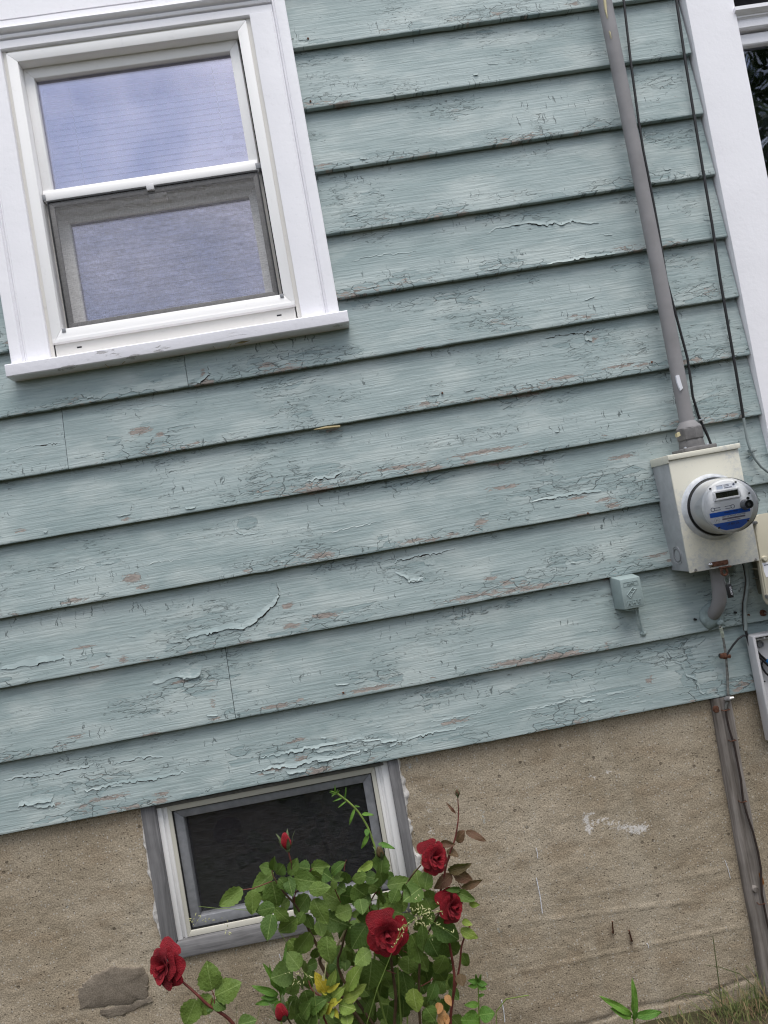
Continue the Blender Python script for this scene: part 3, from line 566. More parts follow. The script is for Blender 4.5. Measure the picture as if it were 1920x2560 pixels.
# ------------------------------------------------------------------ left window
VY = .003
def rect_frame(x0, x1, z0, z1, w, y0, y1, wb=None, wt=None):
    """four mitred members"""
    wb = w if wb is None else wb; wt = w if wt is None else wt; i = (x0 + w, x1 - w, z0 + wb, z1 - wt)
    return [MB().prism(p, y0, y1) for p in ([(x0, z0), (x1, z0), (i[1], i[2]), (i[0], i[2])], [(x1, z0), (x1, z1), (i[1], i[3]), (i[1], i[2])], [(x1, z1), (x0, z1), (i[0], i[3]), (i[1], i[3])], [(x0, z1), (x0, z0), (i[0], i[2]), (i[0], i[3])])]
def beveled(mb, off=.0012):
    bm = bmesh.new(); vs = [bm.verts.new(v) for v in mb.v]
    for f in mb.f: bm.faces.new([vs[k] for k in f])
    bmesh.ops.recalc_face_normals(bm, faces=bm.faces[:]); bmesh.ops.bevel(bm, geom=[e for e in bm.edges if len(e.link_faces) == 2 and e.calc_face_angle(0) > .6], offset=off, segments=2, affect='EDGES', profile=.5)
    o = MB(); bm.verts.index_update(); o.v = [v.co[:] for v in bm.verts]; o.f = [[v.index for v in f.verts] for f in bm.faces]; bm.free(); return o
fx0, fx1, fz0, fz1 = -.8305, -.0525, .779, 1.7385
jb = MB()
for r in [(-.848, fx0 + .004, .735, 1.75), (fx1 - .004, -.036, .735, 1.75), (fx0, fx1, 1.73, 1.752), (fx0, fx1, .735, fz0 + .004)]: jb.box(r[0], r[1], VY + .0065, .05, r[2], r[3])
win = part('double_hung_window', jb, M['vinyl_in'], house, None)
for m in rect_frame(fx0, fx1, fz0, fz1, .033, VY, .06, .045): part('frame_member', beveled(m, .0018), M['vinyl'], win, 40)
part('drip_lip', MB().extrude_x([(VY - .006, fz0 + .012), (VY - .006, fz0 + .003), (VY + .004, fz0 - .001), (VY + .004, fz0 + .012)], fx0 + .003, fx1 - .003), M['vinyl'], win, 40)
for sx in (-.752, -.110): part('weep_hole', MB().bbox(sx - .008, sx + .008, VY + .0055, VY + .012, .757, .7625, .0015), M['black'], win, 60)
ux0, ux1 = -.7975, -.0935
part('jamb_liner', MB().box(fx0 + .02, ux0 + .012, .052, .12, fz0 + .02, fz1 - .02).box(ux1 - .012, fx1 - .02, .052, .12, fz0 + .02, fz1 - .02).box(ux0 + .012, ux1 - .012, .052, .12, 1.69, fz1 - .02), M['vinyl_in'], win, None)
for m in rect_frame(ux0, ux1, 1.262, 1.7055, .0305, .04, .075, .030, .036): part('upper_sash_rail', beveled(m, .0016), M['vinyl'], win, 40)
part('meeting_rail', beveled(MB().extrude_x([(.028, 1.254), (.028, 1.276), (.034, 1.291), (.06, 1.291), (.06, 1.254)], ux0 + .002, ux1 - .002), .0012), M['vinyl'], win, 40)
for sx in (ux0 - .008, ux1 - .010): part('corner_clip', MB().bbox(sx, sx + .018, .0255, .05, 1.256, 1.275, .001), M['greyalu'], win, 60)
part('upper_pane', MB().box(ux0 + .03, ux1 - .03, .058, .062, 1.29, 1.672), M['glass'], win, None)
part('glazing_spacer', MB().box(ux0 + .03, ux1 - .03, .0625, .066, 1.645, 1.672).box(ux0 + .03, ux0 + .044, .0625, .066, 1.29, 1.645), M['greyalu'], win, None)
lx0, lx1 = -.792, -.098
for m in rect_frame(lx0, lx1, .80, 1.262, .048, .085, .115, .052, .062): part('lower_sash_rail', beveled(m, .0016), M['vinyl'], win, 40)
part('lower_pane', MB().box(lx0 + .045, lx1 - .045, .098, .102, .848, 1.205), M['glass'], win, None)
part('sash_lock', MB().bbox(-.47, -.41, .066, .088, 1.225, 1.248, .003), M['vinyl'], win, 60)
# insect screen over the lower half
sx0, sx1, sz0, sz1 = -.7835, -.0985, .8255, 1.2475
for m in rect_frame(sx0, sx1, sz0, sz1, .0035, .020, .032): part('screen_gasket', m, M['black'], win, None)
for m in rect_frame(sx0 + .0035, sx1 - .0035, sz0 + .0035, sz1 - .0035, .016, .024, .032, .016): part('screen_rail', beveled(m, .001), M['screenfr'], win, 40)
part('insect_screen', MB().add([(sx0 + .004, .0232, sz0 + .004), (sx1 - .004, .0232, sz0 + .004), (sx1 - .004, .0232, sz1 - .004), (sx0 + .004, .0232, sz1 - .004)], [(0, 1, 2, 3)]), M['mesh'], win, None)
part('pull_tab', MB().bbox(-.462, -.438, .014, .024, 1.233, 1.252, .001), M['netbox'], win, 60)
for sx in (sx0 - .012, sx1 + .002): part('corner_clip', MB().bbox(sx, sx + .012, VY - .002, VY + .01, .812, .825, .001), M['greyalu'], win, 60)
# casing
def casing_v(x0, x1, out, band):
    """flat board, and the fluted back band on its outer edge (out = +1 right, -1 left)"""
    prof = [(.0775, .05), (.0775, -.0055), (.079, -.010), (.081, -.006), (.0845, -.0065), (.0865, -.012), (.092, -.014), (.118, -.014), (.120, -.012), (.120, .05)] if band else [(.0, .05), (.0, -.006), (.004, -.008), (.070, -.008), (.0725, -.0055), (.077, -.0055), (.077, .05)]
    w = x1 - x0; pr = [((x0 + p * w / .12) if out > 0 else (x1 - p * w / .12), y) for p, y in prof]
    return MB().extrude_z(pr, .728, 2.03 if band else 1.7465, 60, .0006)
for bd in (False, True):
    part('back_band' if bd else 'side_casing', casing_v(-.0385, .0825, 1, bd), M['white'], win, 30)
    part('back_band' if bd else 'side_casing', casing_v(-.9605, -.8425, -1, bd), M['white'], win, 30)
hd = MB().extrude_x([(.05, 1.7475), (.0, 1.7475), (-.003, 1.750), (-.003, 1.7745), (.006, 1.777), (-.007, 1.780), (-.009, 1.784), (-.010, 1.789), (.004, 1.7915), (-.013, 1.795), (-.019, 1.799), (-.022, 1.804), (-.021, 1.809), (-.016, 1.8125), (.004, 1.815), (-.006, 1.818), (-.006, 1.838), (.0, 1.8395), (.0, 1.842), (-.006, 1.843), (-.006, 2.03), (.05, 2.03)], -.918, .0385, 60, .0008)
part('head_casing', hd, M['white'], win, 30)
part('sill', beveled(MB().extrude_x([(.05, .735), (.01, .7345), (-.044, .7245), (-.046, .7215), (-.046, .688), (-.043, .685), (.03, .682), (.05, .70)], -.968, .1065, 70, .0012), .0006), M['sillw'], win, 30)
tw = thing('nest_straw', 'dry straw bits poking out under the left window sill', 'straw', tuple(at(600, 855, .02)))
for (a, c) in [((255, 905), (272, 920)), ((568, 872), (590, 850)), ((530, 865), (538, 873)), ((305, 910), (330, 893))]:
    p, q = at(*a, .012), at(*c, .03); part('straw', MB().tube([p, p.lerp(q, .5) + Vector((0, 0, .003)), q], .0008, 4), M['straw'], tw, 60)
part('straw', MB().tube([at(588, 858, .02), at(605, 856, .026), at(625, 851, .022)], [.001, .004, .001], 5), M['straw'], tw, 60)

# venetian blind hanging inside
bl = thing('venetian_blind', 'white slatted venetian blind drawn down behind the left window glass', 'blind', (-.445, .16, 1.71))
smb = MB()
rows = [(-.0125, .0), (-.008, -.0040), (.0, -.0058), (.008, -.0040), (.0125, .0)]
for x in (-.345, .345):
    for (u, w) in rows: smb.v.append((x, w, u))
smb.f = [(k, k + 1, k + 6, k + 5) for k in range(4)]
slat = mesh('slat', smb, M['slat'], 180, False); nsl = 46; SHORT = {12: .90, 13: .93, 14: .855, 15: .87}
for k in range(nsl):
    z = 1.685 - k * .0200
    inst('slat', slat, bl, Matrix.Translation((-.445, .150, z)) @ Matrix.Rotation(math.radians(-30 + 3 * math.sin(k * 1.7)), 4, 'X') @ Matrix.Rotation(math.radians(.25 * math.sin(k * 2.3)), 4, 'Y') @ Matrix.Translation((-.345 * (1 - SHORT.get(k, 1)), 0, 0)) @ Matrix.Diagonal((SHORT.get(k, 1), 1, 1, 1)))
part('head_rail', MB().bbox(-.79, -.10, .135, .165, 1.695, 1.72, .002), M['slat'], bl, 60)
part('bottom_rail', MB().bbox(-.79, -.10, .138, .162, .752, .765, .002), M['slat'], bl, 60)
for x in (-.69, -.20): part('ladder_cord', MB().tube([(x, .1385, 1.69), (x + .002, .1385, 1.2), (x, .1385, .76)], .0012, 5), M['cordw'], bl, 60)
# bent, broken slat ends on the right of the upper half
for (x, z, a, w, t) in [(-.155, 1.415, .10, .10, 5), (-.19, 1.385, -.05, .11, -4), (-.165, 1.355, .12, .09, 8)]:
    inst('bent_slat', slat, bl, Matrix.Translation((x, .134, z)) @ Matrix.Rotation(a, 4, 'Y') @ Matrix.Rotation(math.radians(t - 40), 4, 'X') @ Matrix.Diagonal((w / .69, 1.2, 1.3, 1)))

# ------------------------------------------------------------------ right-hand trim board and window
tr = part('trim_board', beveled(MB().extrude_z([(1.392, .05), (1.392, -.012), (1.555, -.012), (1.555, .05)], -.75, 2.47, 100, .0014, .0045), .002), M['white'], house, 35)
rw = part('right_window', MB().box(1.556, 2.25, .02, .06, .25, .32), M['white'], house, None)
part('head_casing', MB().extrude_x([(.05, 1.470), (.004, 1.470), (.0, 1.474), (.0, 1.494), (.006, 1.496), (.004, 1.502), (-.004, 1.507), (-.004, 1.512), (-.014, 1.516), (-.022, 1.522), (-.022, 1.534), (.05, 1.536)], 1.558, 2.25, 20, .0006), M['white'], rw, 30)
part('sash_top_rail', beveled(MB().extrude_x([(.06, 1.424), (.024, 1.424), (.020, 1.428), (.020, 1.462), (.06, 1.462)], 1.558, 2.25), .001), M['white'], rw, 40)
part('sash_stile', beveled(MB().extrude_z([(1.556, .05), (1.556, .032), (1.566, .032), (1.566, .05)], .32, 1.424), .001), M['white'], rw, 40)
part('pane', MB().box(1.556, 2.25, .040, .044, .3, 1.424), M['glassd'], rw, None)
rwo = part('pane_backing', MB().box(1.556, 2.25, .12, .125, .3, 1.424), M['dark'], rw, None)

# ------------------------------------------------------------------ basement window
bw = part('basement_window', MB().box(BX0 + .03, BX1 - .03, .085, .14, BZ0 + .03, -.66).box(BX0 + .002, BX0 + .03, .03, .14, BZ0 + .002, -.66).box(BX1 - .03, BX1 - .002, .03, .14, BZ0 + .002, -.66), M['dark'], house, None)
bw.data.materials.clear(); bw.data.materials.append(M['dark'])
# (solid dark block behind the pane stands in for the cellar's darkness)
def wood_member(poly, y0, y1): return beveled(MB().prism(poly, y0, y1), .004)
WW = .044
part('wood_jamb', wood_member([(BX0, BZ0), (BX0 + WW, BZ0 + .048), (BX0 + WW, -.66), (BX0, -.66)], .016, .06), M['greywood'], bw, 40)
part('wood_jamb', wood_member([(BX1, BZ0), (BX1, -.66), (BX1 - .034, -.66), (BX1 - .034, BZ0 + .048)], .016, .06), M['greywood'], bw, 40)
part('wood_sill', wood_member([(BX0 + .001, BZ0), (BX1 - .001, BZ0), (BX1 - .035, BZ0 + .047), (BX0 + WW + .001, BZ0 + .047)], .012, .06), M['greywoodx'], bw, 40)
def white_jamb(x0, x1, flip):
    w = x1 - x0; p = [(0, .06), (0, .034), (.5, .034), (.52, .046), (.74, .046), (.76, .040), (1, .040), (1, .06)]
    return MB().extrude_z([(x0 + k * w, y) if not flip else (x1 - k * w, y) for k, y in p], -1.136, -.66)
part('vinyl_jamb', beveled(white_jamb(BX0 + WW + .0005, -.7255, False), .0008), M['vinyl'], bw, 40)
part('vinyl_jamb', beveled(white_jamb(-.057, BX1 - .0345, True), .0008), M['vinyl'], bw, 40)
cx0, cx1, cz0, cz1 = -.7245, -.058, -1.1335, -.722
for m in rect_frame(cx0, cx1, cz0, cz1, .013, .036, .075, .018, .018): part('aluminium_frame', beveled(m, .0012), M['cream'], bw, 40)
part('head_track', MB().box(cx0 - .03, cx1 + .03, .032, .07, -.7215, -.712).box(cx0 - .03, cx1 + .03, .040, .07, -.712, -.704).box(cx0 - .03, cx1 + .03, .030, .07, -.704, -.66), M['screenfr'], bw, None)
gx0, gx1, gz0, gz1 = cx0 + .0130, cx1 - .0130, cz0 + .018, cz1 - .018
for m in rect_frame(gx0, gx1, gz0, gz1, .0025, .040, .08): part('black_gasket', m, M['black'], bw, None)
for m in rect_frame(gx0 + .0025, gx1 - .0025, gz0 + .0025, gz1 - .0025, .029, .046, .080, .032, .026): part('screen_rail', beveled(m, .002), M['greyalu'], bw, 40)
part('pane', MB().box(gx0 + .02, gx1 - .02, .074, .077, gz0 + .02, gz1 - .02), M['glassb'], bw, None)
part('insect_screen', MB().add([(gx0 + .028, .060, gz0 + .028), (gx1 - .028, .060, gz0 + .028), (gx1 - .028, .060, gz1 - .02), (gx0 + .028, .060, gz1 - .02)], [(0, 1, 2, 3)]), M['meshb'], bw, None)

# ------------------------------------------------------------------ electricity: service pipe, meter box, meter
def txt(body, size, x, y, z, m, parent, name='lettering', align='CENTER', ext=.0002, sx=1.0):
    cu = bpy.data.curves.new('t', 'FONT'); cu.body = body; cu.size = size; cu.extrude = ext; cu.align_x = align; cu.align_y = 'CENTER'; cu.resolution_u = 2
    o = bpy.data.objects.new('t', cu); C.objects.link(o); me = bpy.data.meshes.new_from_object(o.evaluated_get(bpy.context.evaluated_depsgraph_get())); bpy.data.objects.remove(o)
    me.transform(Matrix.Translation((x, y, z)) @ Matrix.Rotation(PI / 2, 4, 'X') @ Matrix.Diagonal((sx, 1, 1, 1))); me.materials.clear(); me.materials.append(m); me.name = name
    return put(name, me, parent)
PX = 1.1165
sp = thing('service_pipe', 'long grey painted conduit pipe running up the clapboards from the meter box', 'pipe', (PX, -.055, .10))
part('pipe', MB().tube([(1.1165, -.052, .178), (1.1180, -.050, .45), (1.1185, -.050, .66), (1.116, -.049, 1.1), (1.112, -.048, 1.6), (1.111, -.048, 2.0)], .0222, 24), M['pipe'], sp, 60)
hb = MB().lathe((PX, -.055, 0), [(.0, .192), (.0235, .192), (.026, .188), (.038, .172), (.0385, .170)], 24, 'z'); part('coupling_cone', hb, M['chip'] if False else M['pipe'], sp, 40)
part('hex_coupling', MB().lathe((PX, -.055, 0), [(.0395, .170), (.0415, .167), (.0415, .135), (.0395, .132)], 8, 'z'), M['pipeold'], sp, 30)
part('lower_collar', MB().lathe((PX, -.055, 0), [(.036, .1315), (.037, .129), (.039, .108), (.041, .1065)], 32, 'z'), M['pipeold'], sp, 40)
part('flange', MB().bbox(1.068, 1.172, -.105, -.010, .0935, .106, .003), M['pipeold'], sp, 40)
for x in (1.078, 1.150): part('flange_screw', MB().lathe((x, -.088, .106), [(.0, .005), (.004, .0045), (.005, .002), (.005, 0)], 10, 'z'), M['steel'], sp, 60)
p = at(1480 + 792 * .2713, 950 + 505 * .2713, .094); part('paint_chip', MB().prism(ragged([(p.x - .005, p.z - .007), (p.x + .006, p.z - .004), (p.x + .005, p.z + .008), (p.x - .004, p.z + .006)], 2, .0015, 2), p.y - .003, p.y + .012), M['chip'], sp, 40)
for (pts, seed) in [([(345, 0), (362, 0), (372, 120), (375, 150), (355, 80)], 1), ([(388, 250), (398, 262), (406, 310)], 2)]:
    pl = [(q.x, q.z) for q in [at(1400 + x * .3165, y * .3165 - 2, .07) for x, y in pts]]; part('paint_chip', MB().prism(pl, -.0715, -.066), M['chip'], sp, None)
pl = [(q.x, q.z) for q in [at(1480 + x * .2713, 950 + y * .2713, .073) for x, y in [(770, -40), (800, -45), (815, 10), (835, 75), (815, 100), (800, 70), (782, 20)]]]; part('peeling_strip', MB().prism(pl, -.0755, -.068), M['whitelab'], sp, None)

x0, x1, z0, z1, yf = 1.0055, 1.2295, -.277, .090, -.115
mbx = thing('meter_box', 'cream and grey speckled steel meter box carrying the round electric meter', 'meter box', (1.117, -.05, z0))
part('enclosure', MB().bbox(x0, x1 - .004, yf + .006, .012, z0 + .004, z1 - .002, .002), M['boxside'], mbx, 40)
part('front_cover', MB().bbox(x0 - .001, x1, yf - .001, yf + .0055, z0, z1 - .006, .0018), M['galv'], mbx, 40)
part('top_hood', MB().bbox(x0 - .004, x1 + .005, yf - .006, .010, z1 - .004, z1 + .003, .0015).bbox(x0 - .004, x1 + .005, yf - .0075, yf - .0025, z1 - .013, z1 + .002, .001).bbox(x0 - .0045, x0 - .0015, yf - .004, .010, z1 - .022, z1 + .0015, .001), M['galv'], mbx, 40)
RC = (1.1185, 0, -.0885)
part('socket_ring', MB().lathe((RC[0], 0, RC[2]), [(.089, yf - .001), (.089, yf - .012), (.091, yf - .0145), (.095, yf - .0135), (.099, yf - .006), (.103, yf - .001)], 64, cap=False), mat_plain('galvanised_ring', (.48, .50, .53), .4, .5, .3, .2, 40), mbx, 40)
for rr in (.030, .022, .0215): part('knockout', MB().lathe((x0, -.052, -.222), [(rr - .0022, -.0005), (rr - .0022, -.002), (rr, -.002), (rr, -.0005)], 40, 'x', False), M['boxside'], mbx, 40)
part('hasp', MB().bbox(1.069, 1.128, yf - .006, yf - .001, -.270, -.256, .001).bbox(1.096, 1.130, yf - .016, yf - .002, -.279, -.2745, .001), M['rust'], mbx, 40)
part('hasp_rivet', MB().lathe((1.071, 0, -.262), [(.0, yf - .010), (.005, yf - .009), (.0065, yf - .006)], 16), M['steel'], mbx, 60)
part('hasp_eye', MB().tube([(1.108 + .009 * math.cos(a), yf - .009, -.290 + .011 * math.sin(a)) for a in np.linspace(0, 2 * PI, 17)], .004, 8, False), M['rust'], mbx, 60)
for (x, z) in [(1.023, -.270), (1.216, -.271)]: part('cover_tab', MB().prism([(x - .005, z - .003), (x + .005, z - .003), (x + .001, z + .004)], yf - .005, yf - .0005), M['pipeold'], mbx, None)

em = thing('electric_meter', 'round glass-fronted electric meter with blue label and dark display', 'electric meter', (RC[0], yf, RC[2]))
part('base', MB().lathe((RC[0], 0, RC[2]), [(.0885, yf - .002), (.0885, yf - .016), (.085, yf - .018), (.080, yf - .018)], 64), M['black'], em, 40)
part('body', MB().lathe((RC[0], 0, RC[2]), [(.0835, yf - .0185), (.0825, yf - .075), (.079, yf - .080), (.0, yf - .080)], 64), M['meterg'], em, 40)
FYM = yf - .088
part('face_plate', MB().lathe((RC[0], 0, RC[2]), [(.0, FYM), (.0725, FYM), (.076, FYM + .002), (.0785, FYM + .0075)], 64), M['plate'], em, 40)
part('clear_cover', MB().lathe((RC[0], 0, RC[2]), [(.0, -.228), (.070, -.2275), (.079, -.224), (.0825, -.216), (.0845, -.19), (.0862, yf - .02)], 64, cap=False), M['lens'], em, 40, fixn=False)
cx, cz = RC[0], RC[2]
for m in rect_frame(cx - .041, cx + .041, cz + .0195, cz + .0485, .006, FYM - .006, FYM - .0005): part('display_bezel', beveled(m, .0008), M['plate'], em, 40)
part('display', MB().box(cx - .036, cx + .036, FYM - .0015, FYM - .0003, cz + .0245, cz + .0435), M['lcd'], em, None)
txt('8510', .019, cx - .002, FYM - .0018, cz + .034, M['lcdseg'], em, 'display_digits', sx=.95)
part('top_sticker', MB().box(cx - .028, cx + .032, FYM - .0008, FYM - .0002, cz + .051, cz + .0655), M['whitelab'], em, None)
part('sticker_barcode', MB().box(cx - .003, cx + .020, FYM - .0011, FYM - .0009, cz + .052, cz + .0545).box(cx - .004, cx + .012, FYM - .0011, FYM - .0009, cz + .0575, cz + .059).box(cx - .004, cx + .012, FYM - .0011, FYM - .0009, cz + .0612, cz + .0625).box(cx - .026, cx - .008, FYM - .0011, FYM - .0009, cz + .0612, cz + .0625), M['ink'], em, None)
part('sticker_block', MB().box(cx - .026, cx - .008, FYM - .0011, FYM - .0009, cz + .0525, cz + .0605), mat_plain('sticker_blue', (.42, .48, .60), .5), em, None)
part('sticker_mark', MB().lathe((cx + .0265, 0, cz + .0595), [(.0, FYM - .0011), (.0035, FYM - .0011), (.0035, FYM - .0009)], 16), M['ink'], em, None)
def seg(za, zb, r=.0745, wmax=.062):
    pts = []
    for k in range(13):
        z = zb + (za - zb) * k / 12; pts.append((cx + min(wmax, math.sqrt(max(1e-6, r * r - z * z))), cz + z))
    return pts + [(2 * cx - x, z) for x, z in pts[::-1]]
part('blue_label', MB().prism(seg(-.0145, -.0285), FYM - .0008, FYM - .0002), M['bluelab'], em, None)
part('white_label', MB().prism(seg(-.0287, -.0475), FYM - .0008, FYM - .0002), M['whitelab'], em, None)
part('blue_label', MB().prism(seg(-.0477, -.0715), FYM - .0008, FYM - .0002), M['bluelab'], em, None)
txt('FORM 2S CL200 240V 3W 60Hz TA 30 Kh 7.2 M KW', .0052, cx + .010, FYM - .0011, cz - .0315, M['ink'], em, sx=.62)
part('label_barcode', MB().box(cx - .027, cx + .044, FYM - .0011, FYM - .0009, cz - .0405, cz - .0355).box(cx - .012, cx + .028, FYM - .0011, FYM - .0009, cz - .0445, cz - .0430), mat_plain('barcode_grey', (.16, .14, .20), .6), em, None)
txt('139 489 276', .010, cx + .002, FYM - .0011, cz - .0555, M['ink'], em, sx=.8)
txt('Watthour Meter', .0075, cx + .004, FYM - .0011, cz - .0195, M['ink'], em, sx=.85)
for a in ('H',): txt(a, .011, cx - .043, FYM - .0011, cz - .038, mat_plain('emblem_grey', (.32, .30, .30), .5), em, 'round_emblem')
part('round_emblem', MB().tube([(cx - .043 + .0078 * math.cos(a), FYM - .001, cz - .038 + .0085 * math.sin(a)) for a in np.linspace(0, 2 * PI, 25)], .0004, 5, False), mat_plain('emblem_line', (.38, .36, .36), .5), em, None)
for (x, z, d) in [(cx - .050, cz - .005, 1), (cx + .012, cz - .005, -1)]:
    part('keyhole_slot', MB().lathe((x, 0, z), [(.0062, FYM - .0001), (.0062, FYM - .0006), (.0048, FYM - .0006), (.0048, FYM - .0001)], 20, cap=False).box(min(x + d * .005, x + d * .024), max(x + d * .005, x + d * .024), FYM - .0006, FYM - .0001, z + .0028, z + .0042).box(min(x + d * .005, x + d * .024), max(x + d * .005, x + d * .024), FYM - .0006, FYM - .0001, z - .0042, z - .0028), M['ink'], em, 40)
part('optical_port', MB().lathe((cx + .050, 0, cz - .006), [(.016, FYM - .0002), (.0125, FYM - .016), (.0118, FYM - .022), (.009, FYM - .022), (.008, FYM - .019), (.0, FYM - .019)], 28), M['greyalu'], em, 40)
part('optical_ring', MB().lathe((cx + .050, 0, cz - .006), [(.0125, FYM - .0222), (.0125, FYM - .0245), (.006, FYM - .0245), (.006, FYM - .0222)], 28, cap=False), M['black'], em, 40)
part('port_screw', MB().lathe((cx + .062, 0, cz + .011), [(.0, FYM - .0035), (.004, FYM - .003), (.0045, FYM - .0002)], 14), M['black'], em, 60)
for a in (62, 128, 236, 312, 20): part('rim_clip', MB().bbox(cx + .0735 * math.cos(math.radians(a)) - .0028, cx + .0735 * math.cos(math.radians(a)) + .0028, FYM - .002, FYM + .002, cz + .0735 * math.sin(math.radians(a)) - .0025, cz + .0735 * math.sin(math.radians(a)) + .0025, .0006), M['black'], em, 40)

sg = thing('seal_tag', 'black plastic seal tag dangling on a wire below the rusty hasp', 'tag', (1.112, yf - .009, -.375))
part('wire_loop', MB().tube([(1.112 + .0085 * math.cos(a), yf - .0095, -.312 + .018 * math.sin(a)) for a in np.linspace(0, 2 * PI, 21)], .0012, 6, False), M['steel'], sg, 60)
part('tag_body', MB().bbox(1.1035, 1.121, yf - .013, yf - .008, -.372, -.330, .0012), M['black'], sg, 40)
t = txt('SECURITY', .0075, 0, 0, 0, M['whitelab'], sg, sx=.8); t.data.transform(Matrix.Translation((1.115, yf - .0135, -.351)) @ Matrix.Rotation(PI / 2, 4, 'Y'))

lp = thing('lower_conduit', 'short grey conduit elbow bending into the wall beneath the meter box', 'conduit', (1.11, -.03, -.45))
part('elbow', MB().tube([(1.119, -.056, -.268), (1.118, -.056, -.31), (1.116, -.055, -.35), (1.113, -.050, -.385), (1.108, -.036, -.412), (1.104, -.012, -.432), (1.103, .012, -.440)], .0212, 24), M['pipe'], lp, 60)
def lump(c, r, seed, sq=(1, 1, 1)):
    bm = bmesh.new(); bmesh.ops.create_icosphere(bm, subdivisions=3, radius=1)
    for v in bm.verts:
        d = v.co.normalized(); k = 1 + .22 * mnoise.noise(d * 1.7 + Vector((seed, 0, 0))) + .10 * mnoise.noise(d * 5 + Vector((seed, 3, 0))); v.co = Vector((d.x * sq[0], d.y * sq[1], d.z * sq[2])) * k * r + Vector(c)
    b = MB(); bm.verts.index_update(); b.v = [v.co[:] for v in bm.verts]; b.f = [[v.index for v in f.verts] for f in bm.faces]; bm.free(); return b
part('duct_seal', lump((1.1015, .004, -.440), .042, 3, (1, .55, .98)), M['putty'], lp, 180)
part('duct_seal', lump((1.118, -.018, -.462), .011, 8), M['putty'], lp, 180)

b4 = lambda x, y, h: at(1480 + x * .2713, 1400 + y * .2713, h)
gw = thing('ground_wire', 'scabby paint-crusted ground wire hanging from the lower conduit to the wooden strip', 'wire', tuple(b4(1250, 1300, .01)))
part('wire', MB().tube([b4(*p) for p in [(1180, 610, .03), (1192, 650, .022), (1212, 740, .012), (1222, 800, .012), (1236, 880, .014), (1240, 960, .010), (1248, 1060, .008), (1250, 1160, .007), (1256, 1250, .010), (1254, 1290, .012), (1238, 1330, .008), (1230, 1370, .006)]], [.0042, .0046, .0038, .0042, .004, .0036, .0044, .0038, .005, .005, .0045, .004], 8), M['wireold'], gw, 60)
part('pale_sleeve', MB().tube([b4(1184, 620, .029), b4(1196, 660, .0215), b4(1207, 710, .016)], [.0052, .0054, .005], 8), mat_plain('flaked_pale_paint', (.46, .50, .42), .8, .2, 0, .4, 90), gw, 60)
part('pipe_clamp', lump(tuple(b4(1255, 1280, .014)), .009, 5, (1.5, .9, 1)), M['pipeold'], gw, 60)
part('clamp_screw', MB().tube([b4(1262, 1278, .016), b4(1306, 1272, .020)], .0055, 6), M['steel'], gw, 40)
part('brown_wire', MB().tube([b4(1232, 1375, .012), b4(1240, 1440, .011), b4(1262, 1550, .011), b4(1310, 1700, .011), b4(1345, 1880, .011), b4(1372, 2020, .011), b4(1392, 2212, .011)] + [at(1760 + x * .3077, 1780 + y * .3077, .011) for x, y in [(352, 840), (400, 980), (440, 1140), (462, 1270), (470, 1480), (500, 1640), (545, 1850), (590, 2100)]], .0035, 8), M['wirebr'], gw, 60)
for (x, y) in [(235, 232), (320, 728), (470, 1558)]:
    p = at(1760 + x * .3077, 1780 + y * .3077, .012); part('staple', MB().tube([p + Vector((-.010, .016, .001)), p + Vector((-.009, -.003, 0)), p + Vector((.009, -.003, 0)), p + Vector((.010, .016, -.001))], .0016, 5), M['rust'], gw, 60)
p = b4(1232, 1385, .012); part('staple', MB().tube([p + Vector((-.010, .016, .001)), p + Vector((-.008, -.003, 0)), p + Vector((.012, -.003, .001)), p + Vector((.013, .016, 0))], .0018, 5), M['rust'], gw, 60)

rc = thing('rusty_clamp', 'rust-brown cable clamp gripping the ground wire on the lowest clapboard', 'clamp', tuple(b4(1220, 890, .012)))
part('clamp_body', lump(tuple(b4(1215, 885, .016)), .010, 12, (1.4, 1, 1)), M['rust'], rc, 60); part('clamp_bolt', MB().tube([b4(1175, 880, .016), b4(1200, 882, .016)], [.0075, .0075], 6), M['rust'], rc, 30); part('clamp_nut', MB().tube([b4(1240, 885, .017), b4(1272, 888, .017)], [.0068, .0068], 6), M['rust'], rc, 30)
part('bolt_socket', MB().tube([b4(1172, 879, .0165), b4(1180, 880, .0165)], .0055, 8), M['black'], rc, 40)

# wooden strip down the foundation
ws = thing('wooden_strip', 'grey weathered wooden strip fixed upright to the concrete foundation', 'plank', (1.08, .01, GZ))
pr = [(1.054, FY + .004), (1.0535, .006), (1.058, .000), (1.072, -.003), (1.078, .0005), (1.081, -.002), (1.10, -.004), (1.113, -.001), (1.1165, .006), (1.116, FY + .004)]
part('plank', MB().extrude_z([(1.0425 + (x - 1.0535) * .97, y) for x, y in pr], GZ - .01, -.704, 90, .0022, .0125), M['oldwood'], ws, 50)
p = at(1760 + 420 * .3077, 1780 + 1444 * .3077, .006); part('knot', MB().lathe((p.x, 0, p.z), [(.0, -.008), (.006, -.0078), (.0064, -.006), (.0075, -.0078), (.009, -.006), (.013, .000), (.018, .008)], 20), M['oldwood'], ws, 60)
p = b4(1150, 1375, -.0); part('knot', MB().lathe((p.x, 0, p.z), [(.0, -.0012), (.0085, -.0018), (.011, -.0012), (.0125, .003)], 18), M['rust'], ws, 60)
p = at(1760 + 490 * .3077, 1780 + 1350 * .3077, .004); part('rust_stain', MB().prism(ragged([(p.x - .013, p.z - .022), (p.x - .004, p.z - .014), (p.x - .006, p.z + .010), (p.x - .015, p.z + .022)], 2, .0012, 1), -.0058, -.002), mat_plain('rust_bleed', (.22, .085, .025), .9, .1, 0, .4, 60), ws, None)

